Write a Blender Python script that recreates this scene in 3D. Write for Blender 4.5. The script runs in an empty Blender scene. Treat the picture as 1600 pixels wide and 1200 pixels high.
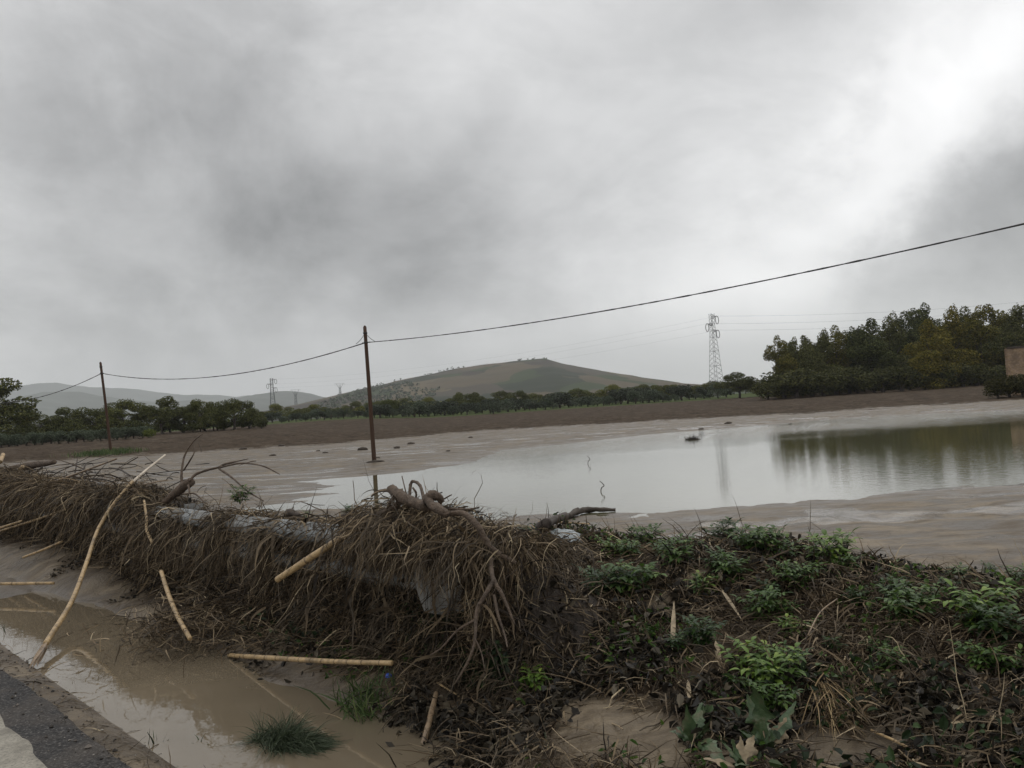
import bpy, math, random
import numpy as np
from mathutils import Vector

rng = np.random.default_rng(11)
random.seed(5)
C = bpy.context.scene.collection
SC = bpy.context.scene

# ------------------------------------------------------------------ camera
EYE = 1.45
FPX = 1341.0
PITCH, ROLL = math.radians(1.62), math.radians(3.75)
cF = np.array([0, math.cos(PITCH), math.sin(PITCH)])
cU0 = np.array([0, -math.sin(PITCH), math.cos(PITCH)])
cR = math.cos(ROLL) * np.array([1., 0, 0]) - math.sin(ROLL) * cU0
cU = math.sin(ROLL) * np.array([1., 0, 0]) + math.cos(ROLL) * cU0
cam = bpy.data.cameras.new('camera')
cam.sensor_width = 36
cam.lens = FPX / 1600 * 36
cam.clip_start = 0.05
cam.clip_end = 20000
cob = bpy.data.objects.new('camera', cam)
C.objects.link(cob)
from mathutils import Matrix
cob.matrix_world = Matrix(((cR[0], cU[0], -cF[0], 0), (cR[1], cU[1], -cF[1], 0),
                           (cR[2], cU[2], -cF[2], EYE), (0, 0, 0, 1)))
SC.camera = cob

def ray(px, py):
    return cF + cR * ((px - 800) / FPX) + cU * ((600 - py) / FPX)

# ------------------------------------------------------------------ world, sun, exposure
SC.view_settings.view_transform = 'Standard'
SC.view_settings.look = 'None'
SC.view_settings.exposure = 0.0
SC.view_settings.gamma = 1.0
SC.view_settings.use_curve_mapping = False
SC.cycles.use_denoising = True
SC.cycles.max_bounces = 6
SC.cycles.volume_bounces = 1

SUN_EL, SUN_AZ = 52.0, 35.0            # azimuth from +Y (view direction) towards +X
sun = bpy.data.lights.new('sun', 'SUN')
sun.energy = 0.5
sun.angle = math.radians(35)
sun.color = (1.0, 0.96, 0.9)
so = bpy.data.objects.new('sun', sun)
C.objects.link(so)
sd_ = Vector((math.sin(math.radians(SUN_AZ)) * math.cos(math.radians(SUN_EL)),
              math.cos(math.radians(SUN_AZ)) * math.cos(math.radians(SUN_EL)), math.sin(math.radians(SUN_EL))))
so.rotation_euler = sd_.to_track_quat('Z', 'Y').to_euler()

W = bpy.data.worlds.new('World')
SC.world = W
W.use_nodes = True
wt = W.node_tree
wt.nodes.clear()

class NT:
    """tiny helper for node graphs"""
    def __init__(s, tree): s.t = tree
    def n(s, kind, **kw):
        nd = s.t.nodes.new(kind)
        for k, v in kw.items(): setattr(nd, k, v)
        return nd
    def put(s, sock, v):
        if hasattr(v, 'links') or isinstance(v, bpy.types.NodeSocket): s.t.links.new(v, sock)
        else: sock.default_value = v
    def math(s, op, a, b=None, clamp=False):
        nd = s.n('ShaderNodeMath', operation=op, use_clamp=clamp)
        s.put(nd.inputs[0], a)
        if b is not None: s.put(nd.inputs[1], b)
        return nd.outputs[0]
    def vmath(s, op, a, b=None, scale=None):
        nd = s.n('ShaderNodeVectorMath', operation=op)
        s.put(nd.inputs[0], a)
        if b is not None: s.put(nd.inputs[1], b)
        if scale is not None: s.put(nd.inputs['Scale'], scale)
        return nd.outputs['Value'] if op in ('DOT_PRODUCT', 'LENGTH') else nd.outputs['Vector']
    def noise(s, vec, scale, detail=4, rough=.55, dist=0., col=False):
        nd = s.n('ShaderNodeTexNoise')
        if vec is not None: s.put(nd.inputs['Vector'], vec)
        nd.inputs['Scale'].default_value = scale
        nd.inputs['Detail'].default_value = detail
        nd.inputs['Roughness'].default_value = rough
        nd.inputs['Distortion'].default_value = dist
        return nd.outputs['Color' if col else 'Fac']
    def ramp(s, fac, stops, interp='LINEAR'):
        nd = s.n('ShaderNodeValToRGB')
        cr = nd.color_ramp
        cr.interpolation = interp
        while len(cr.elements) < len(stops): cr.elements.new(0.5)
        for e, (p, c) in zip(cr.elements, stops):
            e.position = p
            e.color = (c, c, c, 1) if isinstance(c, (int, float)) else (*c, 1)
        s.put(nd.inputs[0], fac)
        return nd.outputs[0]
    def mix(s, fac, a, b, mode='MIX'):
        nd = s.n('ShaderNodeMix', data_type='RGBA', blend_type=mode)
        s.put(nd.inputs[0], fac)
        for i, v in ((6, a), (7, b)):
            if isinstance(v, tuple): nd.inputs[i].default_value = (*v[:3], 1)
            else: s.put(nd.inputs[i], v)
        return nd.outputs[2]
    def mapping(s, vec, scale=(1, 1, 1), loc=(0, 0, 0), rot=(0, 0, 0)):
        nd = s.n('ShaderNodeMapping')
        s.put(nd.inputs[0], vec)
        nd.inputs['Scale'].default_value = scale
        nd.inputs['Location'].default_value = loc
        nd.inputs['Rotation'].default_value = rot
        return nd.outputs[0]
    def attr(s, name):
        return s.n('ShaderNodeAttribute', attribute_name=name).outputs['Fac']

g = NT(wt)
tc = g.n('ShaderNodeTexCoord').outputs['Generated']
sep = g.n('ShaderNodeSeparateXYZ'); wt.links.new(tc, sep.inputs[0])
den = g.math('ADD', g.math('MAXIMUM', sep.outputs[2], 0.0), 0.16)
plan = g.vmath('DIVIDE', tc, None)
wt.nodes.remove(plan.node)
comb = g.n('ShaderNodeCombineXYZ')
for i in range(2): g.put(comb.inputs[i], g.math('DIVIDE', sep.outputs[i], den))
g.put(comb.inputs[2], 0.0)
plan = comb.outputs[0]
warp = g.vmath('SUBTRACT', g.noise(tc, 5.0, 8, .6, 0, True), (0.5, 0.5, 0.5))
wdir = g.vmath('NORMALIZE', g.vmath('ADD', tc, g.vmath('SCALE', warp, None, 0.20)))
diag = g.mapping(tc, (1.0, 1.0, 1.5), (.3, .7, .2), (0, math.radians(-28), 0))
wv = g.math('ADD', 0.62, g.math('MULTIPLY', g.math('SUBTRACT', g.ramp(g.noise(diag, 2.6, 8, .58, .4), [(.36, 0.), (.64, 1.)], 'EASE'), .5), 0.19))
wv = g.math('ADD', wv, g.math('MULTIPLY', g.math('SUBTRACT', g.ramp(g.noise(g.mapping(diag, (1, 1, 1.5)), 6.5, 9, .6, .5), [(.36, 0.), (.66, 1.)], 'EASE'), .5), 0.055))
wv = g.math('ADD', wv, g.math('MULTIPLY', g.math('SUBTRACT', g.noise(g.mapping(plan, (1.0, 1.6, 1), (3, 1, 0)), 1.4, 6, .6, .5), .5), 0.08))
# cloud masses and thin bright breaks, each a direction in the sky
LOBES = [(520, 330, 8, -.25), (230, 250, 10, -.12), (640, 400, 5, -.15), (900, 250, 7, -.04), (130, 390, 6, -.07), (1180, 5, 4.5, -.22), (850, 310, 4, -.05), (960, 60, 5, -.05),
         (1570, 320, 4.5, -.20), (1500, 410, 4, -.08), (1590, 210, 3, -.06), (90, 200, 9, -.035), (60, 40, 7, .04), (560, 30, 7, .06), (1280, 130, 5, .06), (1150, 300, 4, -.02),
         (1600, 50, 3.4, .17), (1525, 120, 2.8, .13), (1455, 172, 2.3, .14), (1405, 228, 2.1, .16), (1368, 290, 2.0, .15), (1330, 345, 2.3, .18), (1265, 395, 2.8, .16),
         (1190, 432, 3.0, .15), (1100, 458, 3.4, .11), (1000, 490, 4, .08), (820, 510, 4, .07), (600, 500, 4, .04), (1590, 460, 4, .05), (300, 540, 5, .04)]
for (lx, ly, s_, am) in LOBES:
    d = ray(lx, ly); d = d / np.linalg.norm(d)
    sg = math.radians(s_)
    dt = g.vmath('DOT_PRODUCT', wdir, tuple(d))
    ex = g.math('EXPONENT', g.math('MULTIPLY', g.math('SUBTRACT', dt, 1.0), 1 / sg ** 2))
    wv = g.math('ADD', wv, g.math('MULTIPLY', ex, am))
zen = g.math('MULTIPLY', g.math('MAXIMUM', g.math('SUBTRACT', sep.outputs[2], 0.45), 0.0), 0.7)
wv = g.math('ADD', wv, zen)
wv = g.math('MAXIMUM', wv, 0.2)
hz = g.math('SUBTRACT', 1.0, g.math('MULTIPLY', g.math('MAXIMUM', sep.outputs[2], 0), 9.0), True)   # pale haze low on the horizon
wv = g.math('ADD', g.math('MULTIPLY', wv, g.math('SUBTRACT', 1.0, g.math('MULTIPLY', hz, .6))), g.math('MULTIPLY', g.math('MULTIPLY', hz, .6), .66))
ccol = g.mix(1.0, wv, g.ramp(wv, [(0.25, (0.985, 0.99, 1.0)), (.8, (1.0, 1.0, 1.0))]), 'MULTIPLY')
sky = g.n('ShaderNodeTexSky', sky_type='NISHITA')
sky.sun_disc = False
sky.sun_elevation = math.radians(SUN_EL)
sky.sun_rotation = math.radians(SUN_AZ)
b1 = g.n('ShaderNodeBackground'); wt.links.new(sky.outputs[0], b1.inputs[0]); b1.inputs[1].default_value = 0.06
b2 = g.n('ShaderNodeBackground'); wt.links.new(ccol, b2.inputs[0]); b2.inputs[1].default_value = 1.24
mx = g.n('ShaderNodeMixShader'); mx.inputs[0].default_value = 0.95
wt.links.new(b1.outputs[0], mx.inputs[1]); wt.links.new(b2.outputs[0], mx.inputs[2])
wo = g.n('ShaderNodeOutputWorld'); wt.links.new(mx.outputs[0], wo.inputs[0])

# ------------------------------------------------------------------ numeric helpers
def _h(ix, iy, seed):
    n = (ix.astype(np.int64) * 374761393 + iy.astype(np.int64) * 668265263 + seed * 974634777) & 0xffffffff
    n = ((n ^ (n >> 13)) * 1274126177) & 0xffffffff
    n = (n ^ (n >> 16)) & 0xffffffff
    return n / 4294967295.0

def vnoise(x, y, seed=0):
    x = np.asarray(x, float); y = np.asarray(y, float)
    ix, iy = np.floor(x), np.floor(y)
    fx, fy = x - ix, y - iy
    fx = fx * fx * fx * (fx * (fx * 6 - 15) + 10); fy = fy * fy * fy * (fy * (fy * 6 - 15) + 10)
    a, b = _h(ix, iy, seed), _h(ix + 1, iy, seed)
    c, d = _h(ix, iy + 1, seed), _h(ix + 1, iy + 1, seed)
    return a + (b - a) * fx + (c - a) * fy + (a - b - c + d) * fx * fy

def fbm(x, y, octs=4, seed=0, rough=.5):
    s, a, t = 0., 1., 0.
    for k in range(octs):
        s = s + a * (vnoise(x * 2 ** k + k * 17.3, y * 2 ** k - k * 9.1, seed + k) * 2 - 1)
        t += a; a *= rough
    return s / t

def sst(a, b, x):
    t = np.clip((np.asarray(x, float) - a) / (b - a), 0, 1)
    return t * t * (3 - 2 * t)

NU = np.array([.741, .671]) / math.hypot(.741, .671)      # across the road, towards the field
NV = np.array([-NU[1], NU[0]])                             # along the road, away from the camera

def uv_of(x, y): return x * NU[0] + y * NU[1], x * NV[0] + y * NV[1]
def uvz(u, v, z): return np.array([u * NU[0] + v * NV[0], u * NU[1] + v * NV[1], z])
def atz(px, py, z):
    d = ray(px, py); t = (z - EYE) / d[2]
    return np.array([0, 0, EYE]) + d * t
def aty(px, py, y):
    d = ray(px, py); return np.array([0, 0, EYE]) + d * (y / d[1])
def atu(px, py, u):
    d = ray(px, py); return np.array([0, 0, EYE]) + d * (u / (d[:2] @ NU))

# ------------------------------------------------------------------ terrain
POND_Z = -0.70
DITCH_Z = 0.08
ROAD_Z = 0.13
pond_px = [(360, 800), (395, 776), (440, 742), (520, 737), (585, 738), (640, 734), (720, 724), (790, 703), (900, 692), (1000, 680),
           (1100, 672), (1200, 664), (1300, 655), (1400, 649), (1500, 645), (1620, 641), (1720, 636), (1800, 700), (1720, 742), (1600, 750),
           (1500, 758), (1430, 765), (1350, 775), (1250, 784), (1150, 792), (1080, 797), (960, 799), (900, 806), (850, 808), (800, 828),
           (700, 850), (560, 850), (420, 830)]
POND = np.array([atz(a, b, POND_Z)[:2] for a, b in pond_px])

def poly_sd(x, y, P):
    d2 = np.full(x.shape, 1e18); ins = np.zeros(x.shape, bool)
    for i in range(len(P)):
        ax, ay = P[i]; bx, by = P[(i + 1) % len(P)]
        ex, ey = bx - ax, by - ay
        t = np.clip(((x - ax) * ex + (y - ay) * ey) / (ex * ex + ey * ey), 0, 1)
        d2 = np.minimum(d2, (x - ax - t * ex) ** 2 + (y - ay - t * ey) ** 2)
        cr = ((ay > y) != (by > y)) & (x < ex * (y - ay) / (ey if abs(ey) > 1e-9 else 1e-9) + ax)
        ins ^= cr
    return np.where(ins, -1, 1) * np.sqrt(d2)

def plough_mask(x, y):
    yb = 72 - 24 * sst(8, 42, -x) - 6 * sst(10, 40, x) + 5 * fbm(x * .06, y * .03, 4, 31) + 1.2 * fbm(x * .5, y * .5, 2, 35)
    return sst(-8, 8, y - yb)

def ground_z(x, y, det=True):
    x = np.asarray(x, float); y = np.asarray(y, float)
    u, v = uv_of(x, y)
    zf = -.60 + 1.2 * np.clip((y - 48) / 120, 0, 1.55)
    zf = zf + .9 * sst(12, 38, -x) * sst(24, 46, y)
    pl = plough_mask(x, y) * (y < 172)
    if det:
        fade = 1 / (1 + np.hypot(x, y) / 200)
        ripple = fbm(x * 1.1 + 2 * fbm(x * .2, y * .2, 2, 3), y * 1.25, 4, 4)
        zf = zf + ((.03 + .05 * sst(24, 13, y)) * ripple + .012 * fbm(x * 3.1, y * 5.0, 3, 9)) * (1 - pl)
        zf = zf + pl * (.16 * np.abs(fbm(x * 1.1, y * 1.1, 4, 12, .6)) + .08 * fbm(x * 3, y * 3, 2, 15) - .02)
    near = (y > 8) & (y < 90) & (x > -40) & (x < 90)
    sd = np.full(x.shape, 50.)
    if near.any():
        xn, yn = x[near], y[near]
        s0 = poly_sd(xn, yn, POND)
        wl = sst(2, -6, xn) * sst(40, 30, yn)
        s0 = s0 + wl * (2.3 + 3.4 * fbm(xn * .13, yn * .42, 4, 21)) + .35 * fbm(xn * .6, yn * .6, 3, 22)
        sd[near] = s0
        bank = np.where(s0 > 0, POND_Z + .022 * s0, POND_Z + np.maximum(.03 * s0, -.25))
        k = .25 + .75 * sst(0, 3, np.abs(s0))
        zfn = bank + (zf[near] + .60) * np.where(s0 > 0, 1, 0) * k
        zf[near] = np.where(s0 < 4.5, np.minimum(zfn, zf[near]) * 1.0, zf[near])
    # roadside section: verge, flooded ditch, bank; two profiles along the road
    nu = u + .10 * fbm(x * 1.1, y * 1.1, 3, 41) * sst(1.3, 1.6, u)
    A = np.interp(nu, [-40, -6.2, -6.0, 1.11, 1.21, 1.30, 1.52, 1.95, 2.14, 2.32, 2.55, 2.8, 3.2, 3.8, 4.5, 6, 8],
                  [-.4, .03, .10, .10, .105, .075, -.04, -.04, .085, .14, .2, .22, .16, -.02, -.35, -.58, -.60])
    cz = np.interp(v, MV, MZ)
    B = np.interp(nu, [-40, -6.2, -6.0, 1.11, 1.5, 2.1, 2.7, 3.4, 4.0, 4.5, 5.2, 6.2, 7.5],
                  [-.4, .03, .10, .10, .12, .15, .22, .43, .60, .58, .15, -.42, -.60])
    B = np.where(B > .16, .16 + (B - .16) * (cz - .16) / .44, B)
    nv = v + .5 * fbm(x * .9, y * .9, 3, 43)
    w = sst(2.0, 3.5, nv - 2.4 * sst(2.7, 3.5, u))
    A = A + .15 * sst(7.9, 8.9, nv) * sst(1.2, 1.5, u) * sst(3, 2.4, u)
    zr = A * w + B * (1 - w)
    if det:
        far = sst(6, 3, v)
        zr = zr + sst(1.25, 1.5, u) * (.018 * fbm(x * 5, y * 5, 4, 51) + .05 * (1 - w) * sst(1.8, 2.6, u) * fbm(x * 1.7, y * 1.7, 3, 52)) * sst(-3.0, -1.0, -np.abs(u - 1.9) + w * 0)
        zr = zr + sst(2.4, 3.2, u) * .02 * fbm(x * 4, y * 4, 4, 53)
    b = sst(6.2, 8.5, u)
    return zr * (1 - b) + zf * b

mound_px = [(700, 826), (780, 834), (860, 854), (950, 867), (1050, 867), (1150, 869), (1250, 894), (1350, 922), (1450, 934), (1600, 946), (1750, 965)]
_m = sorted([(uv_of(*atu(a, b, 4.0)[:2])[1], atu(a, b, 4.0)[2]) for a, b in mound_px])
MV = np.array([a for a, _ in _m]); MZ = np.array([b for _, b in _m])

def hit(px, py):
    """where the view ray meets the ground"""
    d = ray(px, py); t = np.geomspace(1.5, 400, 3000)
    p = np.array([0, 0, EYE])[None] + t[:, None] * d[None]
    below = p[:, 2] < ground_z(p[:, 0], p[:, 1])
    return p[np.argmax(below)] if below.any() else p[-1]

# ------------------------------------------------------------------ object helpers
def tag(o, label=None, cat=None, group=None, kind=None):
    if label: o['label'] = label
    if cat: o['category'] = cat
    if group: o['group'] = group
    if kind: o['kind'] = kind
    return o

def empty(name, loc, label, cat, group=None, rz=0.):
    o = bpy.data.objects.new(name, None)
    o.empty_display_size = .2
    o.location = loc; o.rotation_euler = (0, 0, rz)
    C.objects.link(o)
    return tag(o, label, cat, group)

def mesh_np(name, V, F, mat=None, parent=None, smooth=True, attrs=None, at=None):
    """one mesh object from numpy arrays; F is (n,k) or a list of such arrays"""
    V = np.asarray(V, np.float32).reshape(-1, 3)
    if at is not None: V = V - np.asarray(at, np.float32)
    Fs = F if isinstance(F, list) else [F]
    Fs = [np.asarray(f, np.int32) for f in Fs if len(f)]
    me = bpy.data.meshes.new(name)
    me.vertices.add(len(V)); me.vertices.foreach_set('co', V.ravel())
    idx = np.concatenate([f.ravel() for f in Fs])
    tot = np.concatenate([np.full(len(f), f.shape[1], np.int32) for f in Fs])
    me.loops.add(len(idx)); me.loops.foreach_set('vertex_index', idx)
    me.polygons.add(len(tot))
    me.polygons.foreach_set('loop_start', np.concatenate([[0], np.cumsum(tot)[:-1]]).astype(np.int32))
    me.polygons.foreach_set('use_smooth', np.full(len(tot), smooth))
    if attrs:
        for k, a in attrs.items():
            at_ = me.attributes.new(k, 'FLOAT', 'POINT'); at_.data.foreach_set('value', np.asarray(a, np.float32).ravel())
    me.update(calc_edges=True)
    o = bpy.data.objects.new(name, me)
    if mat: me.materials.append(mat)
    C.objects.link(o)
    if parent: o.parent = parent
    if at is not None and parent is None: o.location = at
    return o

class MB:
    """collects pieces of one mesh"""
    def __init__(s): s.V = []; s.F = []; s.n = 0; s.A = {}
    def add(s, V, F):
        V = np.asarray(V, float).reshape(-1, 3)
        s.V.append(V); s.F.append(np.asarray(F, int) + s.n); s.n += len(V)
    def build(s, name, mat, parent=None, smooth=True, at=None):
        by = {}
        at_ = {'node': np.concatenate([s.A.get(k, np.zeros(len(v))) for k, v in enumerate(s.V)])} if any(a.any() for a in s.A.values()) else None
        for f in s.F: by.setdefault(f.shape[1], []).append(f)
        return mesh_np(name, np.concatenate(s.V), [np.concatenate(f) for f in by.values()], mat, parent, smooth, at_, at)

def catmull(P, per=6):
    P = np.asarray(P, float)
    if len(P) < 3:
        t = np.linspace(0, 1, per + 1)[:, None]
        return P[0] * (1 - t) + P[1] * t
    Q = np.vstack([2 * P[0] - P[1], P, 2 * P[-1] - P[-2]])
    out = []
    for i in range(1, len(Q) - 2):
        for k in range(per):
            t = k / per
            out.append(.5 * ((2 * Q[i]) + (-Q[i - 1] + Q[i + 1]) * t + (2 * Q[i - 1] - 5 * Q[i] + 4 * Q[i + 1] - Q[i + 2]) * t * t +
                             (-Q[i - 1] + 3 * Q[i] - 3 * Q[i + 1] + Q[i + 2]) * t ** 3))
    out.append(P[-1])
    return np.array(out)

def tube(mb, P, r, sides=8, per=6, bumpy=0., smooth=True, node=None, node_h=.12):
    """tapered tube with end caps; node: spacing of the rings of a cane"""
    Q = catmull(P, per) if smooth else np.asarray(P, float)
    L = np.concatenate([[0], np.cumsum(np.linalg.norm(np.diff(Q, axis=0), axis=1))])
    if node:
        s = [0.]; at_ = 0.
        while at_ < L[-1]:
            a = node * (0.8 + .4 * random.random())
            s += [at_ + a * f for f in (.05, .5, .94, .97, .99, 1.0)]
            at_ += a
        s = np.array([q for q in s if q < L[-1]] + [L[-1]])
        Q = np.stack([np.interp(s, L, Q[:, i]) for i in range(3)], 1)
        L2 = s
    else:
        L2 = L
    rr = np.interp(L2 / max(L[-1], 1e-9), np.linspace(0, 1, len(np.atleast_1d(r))), np.atleast_1d(r))
    if node:
        ring = np.ones(len(rr)); ring[5::6] = 1 + node_h; ring[4::6] = 1 + node_h * .4; ring[6::6] = 1 - node_h * .3
        rr = rr * ring[:len(rr)]
    T = np.gradient(Q, axis=0); T /= np.linalg.norm(T, axis=1)[:, None] + 1e-12
    ref = np.array([0, 0, 1.]) if abs(T[0][2]) < .9 else np.array([1., 0, 0])
    a = np.cross(T[0], ref); a /= np.linalg.norm(a)
    V = []
    ang = np.linspace(0, 2 * math.pi, sides, endpoint=False)
    for i in range(len(Q)):
        a = a - T[i] * (a @ T[i]); a /= np.linalg.norm(a) + 1e-12
        b = np.cross(T[i], a)
        k = rr[i] * (1 + bumpy * rng.normal(size=sides)) if bumpy else np.full(sides, rr[i])
        V.append(Q[i] + np.cos(ang)[:, None] * a * k[:, None] + np.sin(ang)[:, None] * b * k[:, None])
    n = len(Q)
    V = np.concatenate(V + [Q[:1], Q[-1:]])
    i, j = np.meshgrid(np.arange(n - 1), np.arange(sides), indexing='ij')
    j2 = (j + 1) % sides
    F = np.stack([i * sides + j, i * sides + j2, (i + 1) * sides + j2, (i + 1) * sides + j], -1).reshape(-1, 4)
    k = np.arange(sides)
    c0 = np.stack([np.full(sides, n * sides), (k + 1) % sides, k], 1)
    c1 = np.stack([np.full(sides, n * sides + 1), (n - 1) * sides + k, (n - 1) * sides + (k + 1) % sides], 1)
    base = mb.n
    nd = np.zeros(len(V))
    if node:
        nr_ = np.zeros(n); nr_[5::6] = .6; nr_[6::6] = .8; nr_[0] = nr_[-1] = 0
        nd[:n * sides] = np.repeat(nr_, sides)
    mb.A[len(mb.V)] = nd
    mb.V.append(V); mb.n += len(V)
    mb.F += [F + base, c0 + base, c1 + base]

def bar(mb, a, b, w, w2=None):
    a = np.asarray(a, float); b = np.asarray(b, float)
    tube(mb, [a, b], [w, w2 or w], 4, 1, smooth=False)

def box(mb, c, s, rz=0.):
    x, y, z = [q / 2 for q in s]
    V = np.array([[i, j, k] for k in (-z, z) for j in (-y, y) for i in (-x, x)])
    ca, sa = math.cos(rz), math.sin(rz)
    V = V @ np.array([[ca, sa, 0], [-sa, ca, 0], [0, 0, 1]]) + np.asarray(c)
    mb.add(V, [[0, 2, 3, 1], [4, 5, 7, 6], [0, 1, 5, 4], [2, 6, 7, 3], [0, 4, 6, 2], [1, 3, 7, 5]])

def nrm(a): return a / (np.linalg.norm(a, axis=-1, keepdims=True) + 1e-12)

def strands(P, D, L, Wd, segs=5, grav=.25, jit=.25, floor=None, sides=2, r=rng):
    """many thin curved strips (sides 2) or round stems (sides 3) as one vertex and face array"""
    n = len(P)
    p = P.copy(); d = nrm(D.copy())
    L = np.broadcast_to(L, (n,)); Wd = np.broadcast_to(Wd, (n,))
    grav = np.broadcast_to(grav, (n,))
    side = nrm(np.cross(d, r.normal(size=(n, 3)))); side2 = nrm(np.cross(d, side))
    rows = []
    for k in range(segs + 1):
        w = Wd * (1 - .85 * (k / segs) ** 2.2) * (.8 if k == 0 else 1)
        if sides == 2:
            rows.append(np.stack([p - side * w[:, None], p + side * w[:, None]], 1))
        else:
            rows.append(np.stack([p + w[:, None] * (math.cos(q) * side + math.sin(q) * side2) for q in (0, 2.094, 4.189)], 1))
        if k < segs:
            d = d + jit * r.normal(size=(n, 3)); d[:, 2] -= grav; d = nrm(d)
            p = p + d * (L / segs)[:, None]
            if floor is not None:
                f = floor(p); p[:, 2] = np.maximum(p[:, 2], f)
    V = np.stack(rows, 1)                                  # n, segs+1, sides, 3
    m = sides
    base = (np.arange(n) * (segs + 1) * m)[:, None]
    F = []
    for k in range(segs):
        for j in range(1 if m == 2 else m):
            j2 = (j + 1) % m
            F.append(np.stack([k * m + j, k * m + j2, (k + 1) * m + j2, (k + 1) * m + j])[None] + base)
    return V.reshape(-1, 3), np.concatenate(F)

def cards(P, N, S, asp=.55, fold=.25, r=rng):
    """small folded rhombic leaves: P centres, N rough normals, S lengths"""
    n = len(P)
    N = nrm(N); t = nrm(np.cross(N, r.normal(size=(n, 3)))); b = np.cross(N, t)
    S = np.broadcast_to(S, (n,))[:, None]
    V = np.stack([P - t * S * .5, P + b * S * asp * .5 + N * S * fold * .3, P + t * S * .5 - N * S * .12, P - b * S * asp * .5 + N * S * fold * .3], 1)
    i = (np.arange(n) * 4)[:, None]
    return V.reshape(-1, 3), np.concatenate([i + [[0, 1, 2]], i + [[0, 2, 3]]])

def tri(VF): return VF[0], np.concatenate([VF[1][:, [0, 1, 2]], VF[1][:, [0, 2, 3]]])

def leafcards(P, N, S, asp=.55, fold=.25, r=rng):
    """like cards, with an oval outline and a curl"""
    n = len(P); N = nrm(N); t = nrm(np.cross(N, r.normal(size=(n, 3)))); b = np.cross(N, t)
    S = np.broadcast_to(S, (n,))[:, None]; cu = r.uniform(-.5, .5, (n, 1)); a = asp * r.uniform(.6, 1.2, (n, 1))
    c = lambda x, w, h: P + t * S * (x - .5) + b * S * w * a + N * S * (h * fold + cu * (x - .5) ** 2)
    V = np.stack([c(0, 0, 0), c(.2, .36, .5), c(.25, 0, 0), c(.2, -.36, .5), c(.6, .42, .6), c(.62, 0, 0), c(.6, -.42, .6), c(1, 0, .1)], 1)
    i = (np.arange(n) * 8)[:, None]
    T = np.concatenate([i + [[0, 1, 2]], i + [[0, 2, 3]], i + [[4, 7, 5]], i + [[5, 7, 6]]])
    Q = np.concatenate([i + [[1, 4, 5, 2]], i + [[2, 5, 6, 3]]])
    Q3 = np.concatenate([Q[:, [0, 1, 2]], Q[:, [0, 2, 3]]])
    return V.reshape(-1, 3), np.concatenate([T, Q3])

def leaf(mb, base, d, up, L, Wd, sag=.3, fold=.25, seg=5, lobes=0., nl=4, twist=0.):
    d = nrm(np.asarray(d, float)); up = np.asarray(up, float)
    s = np.cross(d, up); s = s / (np.linalg.norm(s) + 1e-9); nn = np.cross(s, d)
    V = []
    for k in range(seg + 1):
        t = k / seg
        w = Wd * .5 * (math.sin(math.pi * min(1, t ** .75)) ** .8 if 0 < t < 1 else .03)
        if lobes: w *= 1 + lobes * math.sin(2 * math.pi * nl * t)
        c = base + d * L * t - np.array([0, 0, 1]) * sag * L * t * t
        a = twist * t
        s2 = s * math.cos(a) + nn * math.sin(a)
        V += [c - s2 * w + nn * w * fold, c, c + s2 * w + nn * w * fold]
    F = []
    for k in range(seg):
        a = 3 * k
        F += [[a, a + 1, a + 4, a + 3], [a + 1, a + 2, a + 5, a + 4]]
    mb.add(V, F)

# ------------------------------------------------------------------ materials
def new_mat(name):
    m = bpy.data.materials.new(name); m.use_nodes = True
    t = m.node_tree
    b = t.nodes['Principled BSDF']
    return m, NT(t), b

def bump(q, b, h, dist, strength=1.0):
    nd = q.n('ShaderNodeBump'); nd.inputs['Strength'].default_value = strength
    nd.inputs['Distance'].default_value = dist
    q.put(nd.inputs['Height'], h); q.put(b.inputs['Normal'], nd.outputs[0])

def pos(q): return q.n('ShaderNodeNewGeometry').outputs['Position']

def plain(name, col, rough=.6, var=.25, scale=20, metal=0., bd=0.0, bs=60, spec=.5, stretch=(1, 1, 1)):
    m, q, b = new_mat(name)
    p = q.n('ShaderNodeTexCoord').outputs['Object']
    n = q.noise(q.mapping(p, stretch), scale, 5, .6)
    c = q.ramp(n, [(.25, tuple(x * (1 - var) for x in col)), (.75, tuple(min(1, x * (1 + var)) for x in col))])
    q.put(b.inputs['Base Color'], c)
    b.inputs['Roughness'].default_value = rough; b.inputs['Metallic'].default_value = metal
    b.inputs['Specular IOR Level'].default_value = spec
    if bd: bump(q, b, q.noise(q.mapping(p, stretch), bs, 4, .6), bd)
    return m

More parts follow.
